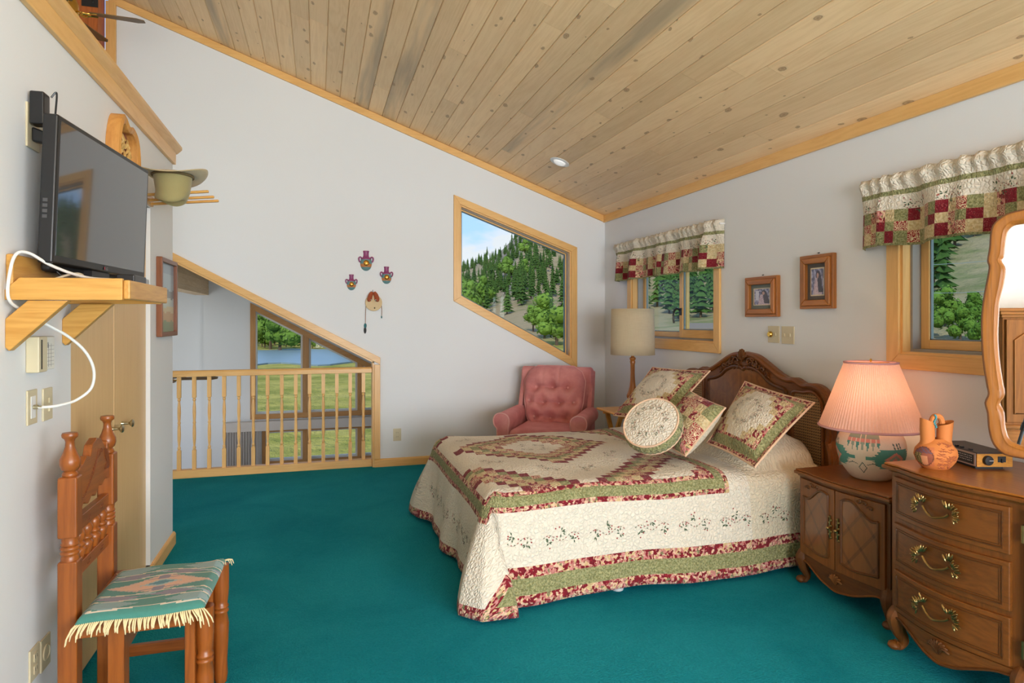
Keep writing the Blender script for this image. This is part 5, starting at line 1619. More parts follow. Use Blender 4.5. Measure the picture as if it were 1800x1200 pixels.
RX0, RX1, RY0, RY1 = -.685, -.335, 2.205, 2.605
def rugp(u, v):
    x, y = lerp(RX0, RX1, u), lerp(RY0, RY1, v)
    e = min(1, min(u, 1 - u) * 14, min(v, 1 - v) * 14)
    return Vector((x + .010 * (v - .5), y + .012 * (u - .5), .4575 + .024 * e ** .5 + .003 * math.sin(u * 8 + v * 5) + .006 * smooth((u - .85) / .15) * smooth((v - .8) / .2)))
MB().grid(rugp, 70, 80, None, None, rugc).build('weave', vcol('woven_wool', .95, .5, 320, sheen=.2), rg, angle=60)
fr = MB(); rr = random.Random(12)
for side in (0, 1):
    for k in range(64):
        u = (k + .5) / 64; cl = abs(u - .5) > .44
        p = rugp(u, side); sg = -1 if side == 0 else 1
        l = rr.uniform(.026, .040) * (1.5 if cl else 1)
        ux = .02 * ((u - .5) * 2) ** 3 + rr.uniform(-.008, .008)
        if side == 0: pts = [p, p + Vector((ux * .4, sg * .010, -.006)), p + Vector((ux, sg * .018, -l * .6)), p + Vector((ux * 1.2, sg * .016, -l))]
        else: pts = [p, p + Vector((ux * .4, sg * .012, .0)), p + Vector((ux, sg * .024, -.006)), p + Vector((ux * 1.2, sg * .030, -l * .5))]
        fr.tube(pts, [.0022, .0024, .0024, .0014], 5)
o_ = fr.build('fringe', plain('cream_yarn', S(232, 216, 170), .9), rg); o_['kind'] = 'stuff'

# ================================================================== television corner
sf = thing('pine_shelf', 'yellow pine wall shelf with diagonal braces under the television', 'shelf', (-.70, 2.4, 1.42))
x0, x1 = XL, -.552
MB().prism([(x0, 1.417), (x1, 1.419), (x1, 1.483), (x0 + .035, 1.481), (x0, 1.445)], 'y', 2.150, 2.170).build('end_board', shelfpine('x'), sf, smooth=False, bevel=.002)
MB().prism([(x0, 1.417), (x1, 1.419), (x1, 1.483), (x0 + .035, 1.481), (x0, 1.445)], 'y', 2.635, 2.655).build('end_board', shelfpine('x'), sf, smooth=False, bevel=.002)
MB().box(x1, x1 + .018, 2.160, 2.655, 1.422, 1.479).build('front_board', shelfpine('y'), sf, smooth=False, bevel=.004)
MB().box(x0, x1, 2.170, 2.635, 1.440, 1.458).build('shelf_board', shelfpine('y'), sf, smooth=False)
MB().box(x0, x0 + .019, 2.155, 2.655, 1.4585, 1.548).build('back_board', shelfpine('y'), sf, smooth=False, bevel=.005)
for y in (2.152, 2.575):
    MB().prism([(x0, 1.283), (x0 + .010, 1.272), (-.690, 1.4165), (-.790, 1.4165), (x0, 1.363)], 'y', y, y + .032).build('brace', shelfpine('x'), sf, smooth=False, bevel=.003)
tv = thing('television', 'black flat-screen television on the pine wall shelf', 'television', (-.72, 2.56, 1.458))
TB, TT = 1.528, 1.968
def tvp(s, z, o):
    """s along the screen from the near edge, o outward from the screen plane"""
    x = lerp(-.748, -.675, s / .74) + o + (z - TB) * .035; y = lerp(2.205, 2.945, s / .74)
    return (x, y, z)
def tvbox(mb, s0, s1, z0, z1, o0, o1):
    vs = [tvp(s, z, o) for z in (z0, z1) for s, o in ((s0, o0), (s1, o0), (s1, o1), (s0, o1))]
    return mb.add(vs, [(0,1,2,3),(7,6,5,4),(4,5,1,0),(5,6,2,1),(6,7,3,2),(7,4,0,3)])
tvbox(MB(), 0, .74, TB, TT, -.040, 0).build('cabinet', BLACK, tv, smooth=False, bevel=.006)
tvbox(MB(), .08, .66, TB - .02, TT - .10, -.070, -.039).build('rear_housing', BLACKM, tv, smooth=False, bevel=.012)
N = Nodes('lcd_screen'); N.bsdf(S(58, 60, 64), .05, coat=.6, coatr=.03, spec=.7)
tvbox(MB(), .017, .723, TB + .024, TT - .016, .0, .0012).build('screen', N.mat, tv, smooth=False)
tvbox(MB(), .30, .44, 1.4585, TB + .01, -.045, -.015).build('stand_neck', BLACK, tv, smooth=False)
tvbox(MB(), .19, .43, 1.4583, 1.470, -.09, .10).build('stand_foot', BLACK, tv, smooth=False, bevel=.004)
pt = MB()
for k in range(4): tvbox(pt, -.0006, .002, 1.66 + .016 * k, 1.670 + .016 * k, -.030, -.018)
pt.build('side_ports', plain('port_grey', S(70, 70, 72), .5), tv, smooth=False)
lg = MB(); c_ = Vector(tvp(.355, TB + .012, .0014))
lg.add([c_ + Vector((.0002, .006 * math.cos(k * .628), .006 * math.sin(k * .628))) for k in range(10)], [list(range(10))])
lg.build('maker_mark', plain('mark_red', S(170, 50, 70), .5), tv, smooth=False)
lt = bpy.data.curves.new('lettering', 'FONT'); lt.body = 'LG'; lt.size = .014; lt.materials.append(plain('mark_grey', S(170, 170, 172), .5))
tmp = bpy.data.objects.new('tmp', lt); COL.objects.link(tmp); bpy.context.view_layer.update(); lme = bpy.data.meshes.new_from_object(tmp.evaluated_get(bpy.context.evaluated_depsgraph_get())); bpy.data.objects.remove(tmp)
lo = bpy.data.objects.new('lettering', lme); COL.objects.link(lo); lo.parent = tv; lo.matrix_parent_inverse = Matrix.Translation(-tv.location)
lo.location = tvp(.365, TB + .007, .0016); lo.rotation_euler = (R(90), 0, R(90 - 5.6))
sbx = thing('streaming_box', 'small black box with silver end lying on the shelf before the television', 'media box', (-.60, 2.5, 1.459))
MB().box(-.640, -.585, 2.42, 2.575, 1.4835, 1.512).build('case', BLACK, sbx, smooth=False, bevel=.004)
MB().box(-.637, -.588, 2.5755, 2.632, 1.4835, 1.508).build('silver_end', plain('silver', S(176, 178, 180), .3, metal=.8), sbx, smooth=False, bevel=.004)
MB().box(-.640, -.585, 2.42, 2.632, 1.4585, 1.4834).build('riser', BLACKM, sbx, smooth=False)
# adapter and its outlet
def plate(name, label, y0, y1, z0, z1, kind='outlet', wall='left', group='wall plates'):
    yc, zc_ = (y0 + y1) / 2, (z0 + z1) / 2
    r = thing(name, label, 'outlet' if kind == 'outlet' else ('switch' if kind == 'switch' else 'wall plate'), {'left': (XL, yc, z0), 'right': (XR, yc, z0), 'back': (yc, YB, z0)}[wall], group)
    def B(mb, a0, a1, c0, c1, d0, d1):
        if wall == 'left': return mb.box(XL + d0, XL + d1, a0, a1, c0, c1)
        if wall == 'right': return mb.box(XR - d1, XR - d0, a0, a1, c0, c1)
        return mb.box(a0, a1, YB - d1, YB - d0, c0, c1)
    B(MB(), y0, y1, z0, z1, 0, .006).build('cover', ALMOND, r, smooth=False, bevel=.002)
    if kind == 'outlet':
        for dz_ in (-.019, .019):
            f = B(MB(), yc - .014, yc + .014, zc_ + dz_ - .013, zc_ + dz_ + .013, .006, .009).build('socket', ALMOND, r, smooth=False, bevel=.003)
            s = MB(); B(s, yc - .008, yc - .006, zc_ + dz_ - .004, zc_ + dz_ + .006, .009, .0093); B(s, yc + .006, yc + .008, zc_ + dz_ - .004, zc_ + dz_ + .006, .009, .0093)
            s.build('slots', BLACKM, f, smooth=False)
    return r, B, yc, zc_
r, B, yc, zc_ = plate('wall_outlet', 'almond outlet plate behind the black power adapter', 2.285, 2.375, 1.885, 2.02)
ad = thing('power_adapter', 'black plug-in power adapter above the television', 'adapter', (XL + .04, 2.33, 1.95))
MB().box(XL + .0095, XL + .048, 2.285, 2.335, 1.955, 2.055).build('brick', BLACK, ad, smooth=False, bevel=.005)
MB().prism([(XL + .0095, 1.905), (XL + .05, 1.900), (XL + .05, 1.935), (XL + .0095, 1.95)], 'y', 2.300, 2.330).build('plug', BLACK, ad, smooth=False, bevel=.006)
def cable(name, label, pts, r_, mat, extra=None):
    o = MB().tube(spline(pts, 8), r_, 8).build(name, mat); tag(o, label, 'cable', 'television cables'); return o
cable('black_cable', 'thin black cord looping from the power adapter behind the television', [(XL + .052, 2.330, 2.05), (XL + .066, 2.332, 2.066), (XL + .062, 2.334, 2.00), (XL + .058, 2.33, 1.90), (XL + .05, 2.325, 1.80), (XL + .04, 2.30, 1.76), (XL + .05, 2.285, 1.72), (XL + .06, 2.31, 1.68), (XL + .05, 2.33, 1.60), (XL + .05, 2.33, 1.535), (XL + .10, 2.36, 1.475), (XL + .14, 2.42, 1.466)], .0028, BLACK)
cable('black_cable', 'thicker black cord coiled beside the television back', [(XL + .045, 2.328, 1.902), (XL + .05, 2.33, 1.86), (XL + .05, 2.335, 1.80), (XL + .05, 2.30, 1.775), (XL + .055, 2.27, 1.745), (XL + .055, 2.28, 1.70), (XL + .05, 2.33, 1.69), (XL + .055, 2.36, 1.735), (XL + .05, 2.33, 1.765), (XL + .05, 2.30, 1.73), (XL + .045, 2.33, 1.66), (XL + .044, 2.40, 1.64)], .0045, BLACK)
cable('coaxial_cable', 'white coaxial cable curving from the wall plate up to the shelf', [(XL + .020, 2.323, 1.092), (XL + .050, 2.327, 1.092), (XL + .075, 2.345, 1.095), (XL + .105, 2.38, 1.105), (XL + .140, 2.40, 1.140), (XL + .150, 2.39, 1.200), (XL + .135, 2.36, 1.260), (XL + .100, 2.32, 1.310), (XL + .060, 2.26, 1.350), (XL + .030, 2.20, 1.385), (XL + .022, 2.12, 1.42), (XL + .024, 2.125, 1.50), (XL + .030, 2.15, 1.548), (XL + .050, 2.18, 1.552), (XL + .085, 2.22, 1.524), (XL + .125, 2.28, 1.502), (XL + .16, 2.34, 1.4925), (XL + .20, 2.405, 1.493)], .0044, WHITEP)
cable('coaxial_cable', 'second pale cable lying on the shelf under the television', [(XL + .06, 2.20, 1.4640), (XL + .09, 2.23, 1.480), (XL + .12, 2.30, 1.503), (XL + .13, 2.36, 1.500), (XL + .115, 2.44, 1.4640)], .0035, plain('cable_ivory', S(214, 204, 184), .5))
th_ = thing('thermostat', 'almond wall thermostat with paper schedule under the shelf', 'thermostat', (XL, 2.36, 1.2))
MB().box(XL, XL + .036, 2.285, 2.350, 1.200, 1.310).build('housing', ALMOND, th_, smooth=False, bevel=.004)
MB().box(XL, XL + .026, 2.3505, 2.437, 1.203, 1.308).build('cover', plain('paper_white', S(224, 222, 214), .6), th_, smooth=False, bevel=.003)
MB().box(XL + .0361, XL + .0368, 2.300, 2.308, 1.210, 1.300).build('scale_slot', BLACKM, th_, smooth=False)
s = MB()
for k in range(6): s.box(XL + .0261, XL + .0265, 2.358, 2.428, 1.218 + .012 * k, 1.2188 + .012 * k)
for k in range(3): s.box(XL + .0261, XL + .0265, 2.365 + .02 * k, 2.366 + .02 * k, 1.212, 1.285)
s.box(XL + .0261, XL + .0266, 2.362, 2.366, 1.272, 1.290); s.box(XL + .0261, XL + .0266, 2.371, 2.375, 1.272, 1.290); s.box(XL + .0261, XL + .0266, 2.380, 2.384, 1.272, 1.290)
s.build('ruled_lines', plain('pencil', S(110, 108, 112), .7), th_, smooth=False)
r, B, yc, zc_ = plate('wall_plate', 'almond wall plate where the white cable plugs in', 2.288, 2.358, 1.040, 1.146, 'jack')
B(MB(), yc - .017, yc + .017, zc_ - .034, zc_ + .034, .006, .008).build('insert', WHITEP, r, smooth=False, bevel=.001)
MB().lathe([(.007, 0), (.007, .012), (.004, .012), (.004, .022)], 10, (XL + .008, 2.323, 1.093), 0, Matrix.Rotation(R(90), 4, 'Y')).build('jack', plain('satin_nickel', S(190, 180, 150), .3, metal=1.0), r)
r, B, yc, zc_ = plate('wall_plate', 'almond switch plate right of the cable jack', 2.405, 2.479, 1.036, 1.140, 'switch')
for dz_ in (-.015, .012): B(MB(), yc - .005, yc + .005, zc_ + dz_ - .009, zc_ + dz_ + .009, .006, .012).build('toggle', ALMOND, r, smooth=False, bevel=.002)
plate('wall_outlet', 'almond double outlet near the floor behind the carved chair', 2.306, 2.376, .250, .350)
r, B, yc, zc_ = plate('wall_plate', 'almond round-socket plate near the floor behind the carved chair', 2.388, 2.462, .240, .342, 'jack')
MB().lathe([(.026, .006), (.026, .009), (.021, .010), (.020, .008), (1e-4, .0075)], 20, (XL, yc, zc_), 0, Matrix.Rotation(R(90), 4, 'Y')).build('round_socket', ALMOND, r)
plate('wall_outlet', 'almond outlet on the end wall right of the railing', .672, .745, .232, .347, 'outlet', 'back')
for (a0, a1, z0, z1, lab, dim) in ((3.463, 3.571, 1.214, 1.322, 'almond dimmer plate with round knob above the headboard', 1), (3.330, 3.441, 1.210, 1.321, 'almond double switch plate right of the dimmer above the headboard', 0)):
    r, B, yc, zc_ = plate('switch_plate', lab, a0, a1, z0, z1, 'switch', 'right')
    if dim: MB().lathe([(.020, .006), (.020, .014), (.015, .022), (1e-4, .022)], 18, (XR, yc + .026, zc_), 0, Matrix.Rotation(R(-90), 4, 'Y')).build('dimmer_knob', GOLD, r)
    else: B(MB(), yc + .020, yc + .030, zc_ - .010, zc_ + .010, .006, .014).build('toggle', ALMOND, r, smooth=False, bevel=.002)
    B(MB(), yc - .030, yc - .020, zc_ - .010, zc_ + .010, .006, .014).build('toggle', ALMOND, r, smooth=False, bevel=.002)

# ================================================================== carved plaque, hat, pegs, framed print
pq = thing('carved_plaque', 'carved wooden plaque with recessed relief hanging above the television', 'plaque', (XL, 3.3, 1.98))
out_ = [(3.09, 1.97), (3.075, 2.06), (3.09, 2.14), (3.14, 2.215), (3.20, 2.245), (3.26, 2.225), (3.32, 2.215), (3.38, 2.225), (3.45, 2.215), (3.51, 2.175), (3.54, 2.10), (3.535, 2.02), (3.52, 1.97)]
osp = [(3.045 + (p[0] - 3.075) * .74, p[1]) for p in spline([(a, b, 0) for a, b in out_], 4)]
cy_, cz2 = 3.22, 2.08
insp = [(lerp(a, cy_, .20), lerp(b, cz2, .22)) for a, b in osp]
vs, fs = [], []
n_ = len(osp)
for k in range(n_):
    a, b = osp[k], insp[k]
    vs += [(XL + .001, a[0], a[1]), (XL + .050, a[0], a[1]), (XL + .056, lerp(a[0], b[0], .4), lerp(a[1], b[1], .4)), (XL + .048, b[0], b[1]), (XL + .015, b[0], b[1])]
for k in range(n_):
    j = (k + 1) % n_
    for q_ in range(4): fs.append([k*5+q_, k*5+q_+1, j*5+q_+1, j*5+q_])
MB().add(vs, fs).build('rim', wood('butternut', S(206, 148, 78), S(170, 108, 50), 'z', .5, .1), pq, angle=40)
MB().add([(XL + .016, a, b) for a, b in insp], [list(range(n_))]).build('recess', plain('recess_brown', S(150, 96, 70), .8, .2, 30, bump=.5, bscale=50), pq, smooth=False)
rl2 = MB(); rr = random.Random(6)
for k in range(34):
    t = rr.random(); y = lerp(3.12, 3.32, t); z = rr.uniform(1.99, 2.14)
    rl2.tube([(XL + .020, y, z), (XL + .030, y + rr.uniform(-.02, .02), z + .02), (XL + .024, y + rr.uniform(-.03, .03), z + .045)], [.004, .007, .003], 6)
o_ = rl2.build('relief', plain('relief_gold', S(206, 166, 98), .6, .15, 30), pq); o_['kind'] = 'stuff'
pr_ = thing('peg_rack', 'wooden peg rack holding the hat at the end of the partition', 'rack', (XL, 3.5, 1.96))
MB().box(XL, XL + .016, 3.40, 3.80, 1.955, 2.005).build('back_strip', HON('y'), pr_, smooth=False, bevel=.003)
for y, l, z in ((3.67, .300, 1.995), (3.71, .320, 1.975), (3.75, .337, 1.962)):
    MB().bar((XL + .012, y, z), (XL + l, y + .005, z + .035), .020, .013, (0, 0, 1)).build('peg', HON('x'), pr_, smooth=False, bevel=.004)
hat = thing('cowboy_hat', 'tan felt cowboy hat hung upside down on the peg rack', 'hat', (-.685, 3.53, 1.94))
FELT = plain('tan_felt', S(190, 170, 128), .95, .06, 20, bump=.1, bscale=200, sheen=.2)
FELTD = plain('olive_felt', S(160, 148, 100), .95, .06, 20, bump=.1, bscale=200, sheen=.2)
HX, HY, HZ = -.685, 3.53, 2.078
def brim(u, v):
    a = u * 2 * math.pi; ca, sa = math.cos(a), math.sin(a)
    rx_, ry_ = lerp(.088, .155, v), lerp(.105, .205, v)
    z = -.045 * v * v * abs(ca) ** 2 + .020 * v * abs(sa) + .010 * v
    return Vector((HX + rx_ * ca, HY + ry_ * sa, HZ - z * .9))
MB().grid(brim, 48, 8, wrapu=True).build('brim', FELT, hat, angle=180, solid=.004)
def crown(u, v):
    a = u * 2 * math.pi; ca, sa = math.cos(a), math.sin(a)
    t = 1 - .22 * v - .9 * max(0, v - .85) ** 1.2
    dent = .03 * smooth((v - .6) / .4) * (abs(ca) ** 2) * (1 if sa < 0 else .6)
    return Vector((HX + (.088 * t - dent * ca * .5) * ca, HY + .105 * t * sa * (1 - .1 * v), HZ - .135 * min(1, v * 1.08) + (.012 * math.cos(a * 2) * v)))
m = MB().grid(crown, 48, 12, wrapu=True)
top_ = [crown(k / 48, 1) for k in range(48)]; c_ = sum(top_, Vector()) / 48 + Vector((0, 0, .03))
m.add(top_ + [c_], [[k, (k + 1) % 48, 48] for k in range(48)])
m.build('crown', FELTD, hat, angle=180)
MB().tube([Vector((HX + .090 * math.cos(k * .1309), HY + .107 * math.sin(k * .1309), HZ - .010)) for k in range(48)], .006, 6, closed=True).build('hat_band', plain('hat_band', S(110, 92, 60), .8), hat)
def art(name, parent, P, nu, nv, fn, mat='print_paper'):
    MB().grid(P, nu, nv, None, None, fn).build(name, vcol(mat, .35, coat=.3), parent, smooth=False)
fp = thing('framed_landscape', 'landscape print in a dark wood frame at the partition end', 'picture', (XL, 4.13, 1.27), 'framed pictures')
frame_boards('frame', rect(3.925, 4.335, 1.268, 1.708), rect(3.950, 4.310, 1.293, 1.683), 'x', XL, XL + .030, lambda a: wood('walnut_frame', S(132, 78, 48), S(98, 54, 32), a, .4, .2), fp)
def scape(u, v):
    n = noise.noise(Vector((u * 4, v * 6, 0))) * .06
    if v + n > .62: return S(150, 172, 184) if v < .85 else S(128, 150, 168)
    if v + n > .50: return S(104, 116, 118)
    if v + n > .38: return S(176, 196, 196)
    if v + n > .28: return S(206, 196, 160)
    if v + n > .16: return S(196, 160, 116)
    return S(130, 150, 110)
art('print', fp, lambda u, v: (XL + .012, 3.948 + u * .364, 1.291 + v * .394), 30, 40, scape)

# ================================================================== framed portraits on the right wall
def portrait(label, y0, y1, z0, z1, matc, seed, second):
    fw = .052
    r = thing('framed_portrait', label, 'picture', (XR, (y0 + y1) / 2, z0), 'framed pictures')
    fm_ = lambda a: wood('oak_frame', S(178, 112, 52), S(136, 76, 30), a, .4, .25)
    frame_boards('frame', rect(y0, y1, z0, z1), rect(y0 + .018, y1 - .018, z0 + .018, z1 - .018), 'x', XR - .028, XR, fm_, r)
    frame_boards('frame_inner', rect(y0 + .018, y1 - .018, z0 + .018, z1 - .018), rect(y0 + fw, y1 - fw, z0 + fw, z1 - fw), 'x', XR - .040, XR - .004, fm_, r, .006)
    MB().box(XR - .014, XR - .010, y0 + fw - .004, y1 - fw + .004, z0 + fw - .004, z1 - fw + .004).build('mat_board', plain('mat_%d' % seed, matc, .85), r, smooth=False)
    a0, a1, b0, b1 = y0 + fw + .026, y1 - fw - .026, z0 + fw + .024, z1 - fw - .024
    rr = random.Random(seed)
    def fn(u, v):
        # u runs from the viewer's left to right
        if u < .045 or u > .955 or v < .035 or v > .965: return S(226, 206, 170)
        hx, hz = (.62, .72) if second else (.55, .74)
        head = ((u - hx) / .13) ** 2 + ((v - hz) / .13) ** 2
        hair = ((u - hx - .05 - (hz - v) * .22) / (.13 + .05 * max(0, hz - v))) ** 2
        if ((u - hx + .03) / .075) ** 2 + ((v - hz + .02) / .095) ** 2 < 1: return S(190, 146, 136)
        if head < 1.4 and v > hz - .10: return S(58, 50, 66)
        if hair < 1 and hz - .62 < v < hz: return S(66, 58, 74)
        if v < hz - .10 and abs(u - hx + .03) < .16 + (hz - v) * .25: return S(206, 186, 198) if noise.noise(Vector((u * 14, v * 14, seed))) > -.1 else S(180, 158, 178)
        if second and abs(u - .22) < .10 and .3 < v < .85: return S(208, 208, 224)
        q_ = noise.noise(Vector((u * 9, v * 9, seed * 3.1)))
        return S(170, 170, 204) if q_ > .12 else (S(96, 96, 130) if q_ < -.15 else S(134, 134, 168))
    art('print', r, lambda u, v: (XR - .0155, lerp(a1, a0, u), lerp(b0, b1, v)), 40, 48, fn)
    MB().box(XR - .020, XR - .0185, y0 + fw - .003, y1 - fw + .003, z0 + fw - .003, z1 - fw + .003).build('glazing', glass('picture_glass', (1, 1, 1), .05), r, smooth=False)
    MB().tube([(XR, (y0 + y1) / 2, z1 + .012), (XR - .012, (y0 + y1) / 2, z1 + .010)], .003, 6).build('nail', BLACKM, r)
portrait('smaller, nearly square framed portrait above the dimmer plate', 3.457, 3.782, 1.382, 1.648, S(112, 118, 112), 3, True)
portrait('taller framed portrait hung higher, nearer the dresser window', 2.990, 3.255, 1.427, 1.745, S(96, 86, 80), 5, False)

# ================================================================== wall jugs and hanging drum
PURP, TEALG, COPP, SUNG = plain('plum_glaze', S(142, 62, 110), .45), plain('teal_glaze', S(98, 140, 142), .45), plain('copper_glaze', S(190, 120, 70), .4), plain('gold_lustre', S(176, 124, 50), .25, .25, 40, metal=.8)
def jug(label, cx, z0, z1, hw):
    H_ = z1 - z0; s = H_ / .185
    r = thing('wall_jug', label, 'wall ornament', (cx, YB, z0), 'wall jugs')
    def half(prof, mat, name):
        def f(u, v):
            a = math.pi * u; i = v * (len(prof) - 1); k = min(int(i), len(prof) - 2); t = i - k
            r_, z = lerp(prof[k][0], prof[k+1][0], t), lerp(prof[k][1], prof[k+1][1], t)
            return (cx + r_ * s * math.cos(a), YB - .001 - r_ * s * .75 * math.sin(a), z0 + z * s)
        MB().grid(f, 20, (len(prof) - 1) * 3).build(name, mat, r, angle=60)
    half([(.0, .0), (.018, .003), (.036, .016), (.046, .034)], TEALG, 'body')
    half([(.046, .034), (.051, .050), (.053, .064)], COPP, 'belt')
    half([(.053, .064), (.052, .085), (.047, .100), (.042, .110)], TEALG, 'shoulder')
    half([(.046, .104), (.046, .112), (.033, .122), (.025, .135), (.024, .160), (.028, .182), (.027, .185), (.0, .184)], PURP, 'neck')
    for sg in (-1, 1):
        MB().tube(spline([(cx + sg * .038 * s, YB - .012, z0 + .116 * s), (cx + sg * .052 * s, YB - .014, z0 + .126 * s), (cx + sg * .064 * s, YB - .014, z0 + .116 * s), (cx + sg * .062 * s, YB - .014, z0 + .092 * s), (cx + sg * .052 * s, YB - .014, z0 + .078 * s)], 5), .0065 * s, 7).build('handle', PURP, r)
    sn = MB(); q = (cx, YB - .040 * s, z0 + .070 * s)
    sn.ell(q, (.027 * s, .006, .027 * s), 18, 8)
    for k in range(8): 
        a = k * .785; sn.ell((q[0] + .014 * s * math.cos(a), q[1] - .006, q[2] + .014 * s * math.sin(a)), (.009 * s, .003, .004 * s), 7, 5, Matrix.Rotation(-a, 3, 'Y'))
    sn.build('sun_medallion', SUNG, r)
jug('largest purple and teal wall jug, topmost of the three', .424, 1.814, 1.999, .066)
jug('purple and teal wall jug on the right of the three', .610, 1.697, 1.857, .060)
jug('smallest purple and teal wall jug on the left of the three', .293, 1.634, 1.778, .056)
dr = thing('hanging_drum', 'round hide drum ornament with reddish moccasins and hanging feathers', 'wall ornament', (.492, YB, 1.23))
HIDE = plain('raw_hide', S(216, 190, 148), .8, .08, 30)
MB().lathe([(1e-4, 0), (.070, 0), (.076, .006), (.077, .016), (.073, .021), (1e-4, .022)], 32, (.492, YB - .001, 1.520), 0, Matrix.Rotation(R(90), 4, 'X')).build('drum', HIDE, dr)
MB().tube([(.484, YB - .005, 1.60), (.484, YB - .012, 1.640)], .002, 5).build('hanging_loop', BLACKM, dr)
MOC = plain('moccasin_brown', S(158, 74, 40), .8, .2, 60)
for sg in (-1, 1):
    mb = MB(); c = (.487 + sg * .026, YB - .030, 1.575)
    mb.tube(spline([(.487 + sg * .008, YB - .026, 1.618), (c[0], c[1], c[2] + .01), (c[0] + sg * .008, c[1] - .004, 1.548), (c[0] + sg * .004, c[1], 1.534)], 5), [.013, .015, .017, .019, .020, .021, .021, .022, .022, .023, .022, .020, .018, .016, .013, .008], 8)
    mo = mb.build('moccasin', MOC, dr)
    bd = MB()
    for k in range(5): bd.ell((c[0] + sg * (-.008 + .004 * k), c[1] - .020, 1.545 + .004 * math.sin(k)), (.004, .003, .004), 6, 4)
    bd.build('beadwork', plain('bead_mix', S(160, 190, 180), .5, .5, 160), mo)
MB().ell((.500, YB - .024, 1.472), (.006, .002, .008), 8, 5).build('painted_spot', plain('spot_dark', S(80, 60, 40), .8), dr)
FEA = plain('feather_dark', S(44, 46, 48), .7, .3, 60); FEB = plain('feather_teal', S(50, 110, 116), .7, .2, 60)
CORD = plain('hide_cord', S(150, 104, 70), .8)
for x, zt, zb, big in ((.418, 1.510, 1.330, 1), (.566, 1.510, 1.400, 0)):
    MB().tube(spline([(x + (.006 if big else -.004), YB - .014, zt), (x + .001, YB - .010, (zt + zb) / 2), (x, YB - .008, zb)], 5), .0025, 6).build('cord', CORD, dr)
    L = .085 if big else .045; w_ = .013 if big else .006
    f = MB().ell((x - .001, YB - .008, zb - L * .25), (w_, .004, L * .28), 10, 6); f.build('feather', FEB, dr)
    if big: MB().ell((x - .003, YB - .008, zb - L * .75), (w_ * .95, .004, L * .36), 10, 6).build('feather', FEA, dr)

# ================================================================== ceiling fans
OAKB = wood('fan_blade', S(120, 92, 56), S(84, 62, 36), 'x', .5, .1)
def fan(name, label, hub, zc_top, rot, rad):
    r = thing(name, label, 'ceiling fan', hub, 'ceiling fans')
    hx, hy, hz = hub
    MB().lathe([(.016, .10), (.016, zc_top - hz - .06)], 10, hub).build('downrod', GOLD, r)
    MB().lathe([(.02, zc_top - hz - .10), (.06, zc_top - hz - .05), (.07, zc_top - hz - .005)], 16, hub).build('canopy', GOLD, r)
    MB().lathe([(.05, -.055), (.085, -.045), (.105, -.02), (.105, .05), (.09, .085), (.03, .11), (.016, .115)], 24, hub).build('motor', GOLD, r)
    MB().lathe([(1e-4, -.180), (.05, -.175), (.085, -.150), (.100, -.115), (.090, -.080), (.060, -.056)], 22, hub).build('globe', plain('opal_glass', S(238, 234, 222), .3), r)
    for k in range(5):
        a = rot + k * 2 * math.pi / 5
        b = MB()
        sh_ = [(.175, -.045), (.40, -.060), (rad - .05, -.066), (rad, -.035), (rad, .035), (rad - .05, .066), (.40, .060), (.175, .045)]
        n_ = len(sh_)
        vs = [(x, y, -.0 + y * .18) for x, y in sh_] + [(x, y, .006 + y * .18) for x, y in sh_]
        b.add(vs, [list(range(n_))[::-1], [n_ + i for i in range(n_)]] + [[i, (i+1) % n_, n_ + (i+1) % n_, n_ + i] for i in range(n_)])
        bo = b.build('blade', OAKB, r, True, smooth=False)
        bo.rotation_euler = (0, 0, a)
        ir = MB().tube(spline([(.095, .02, 0), (.13, .035, -.012), (.17, .02, -.008), (.22, .025, -.006)], 4), .006, 6).tube(spline([(.095, -.02, 0), (.13, -.035, -.012), (.17, -.02, -.008), (.22, -.025, -.006)], 4), .006, 6).ell((.14, 0, -.010), (.03, .012, .006), 10, 6)
        io = ir.build('blade_iron', GOLD, r, True); io.rotation_euler = (0, 0, a)
fan('ceiling_fan', 'brass ceiling fan with brown blades above the partition', (-1.75, 5.33, 3.57), zc(XRIDGE), R(5), .52)
fan('ceiling_fan', 'ceiling fan hanging in the lower room behind the railing', (-1.62, 7.75, .72), 1.725, R(2), .56)

# ================================================================== seen in the mirror: armoire and tripod
aoak = lambda a: wood('armoire_oak', S(150, 92, 34), S(112, 64, 20), a, .75, 0.0, 1.2)
ar = thing('armoire', 'tall carved armoire reflected in the dresser mirror', 'armoire', (-.60, -.62, 0))
AX0, AX1, AY0, AY1 = XL + .015, -.40, -1.18, -.06
MB().box(AX0, AX1, AY0, AY1, .10, .50).build('lower_body', aoak('z'), ar, smooth=False, bevel=.004)
MB().box(AX0, AX1 - .03, AY0 + .03, AY1 - .03, .50, 1.38).build('upper_body', aoak('z'), ar, smooth=False, bevel=.004)
MB().box(AX0, AX1 + .02, AY0 - .02, AY1 + .02, .50, .53).build('waist_moulding', aoak('y'), ar, smooth=False, bevel=.008)
for k, z in enumerate((1.38, 1.405, 1.43)): MB().box(AX0, AX1 - .01 + .02 * k, AY0 + .01 - .02 * k, AY1 - .01 + .02 * k, z, z + .026).build('cornice', aoak('y'), ar, smooth=False, bevel=.006)
for a, b in ((AY0 + .05, -.625), (-.615, AY1 - .05)):
    d = MB().box(AX1 - .03, AX1 - .012, a, b, .55, 1.365).build('door', aoak('z'), ar, smooth=False, bevel=.003)
    p = [(a + .06, .62), (b - .06, .62), (b - .06, 1.20)] + [(lerp(b - .06, a + .06, t), 1.20 + .09 * math.sin(math.pi * t)) for t in frange(.1, .9, 8)] + [(a + .06, 1.20)]
    MB().tube([Vector((AX1 - .012, y, z)) for y, z in p], .010, 6, closed=True).build('panel_moulding', aoak('z'), d)
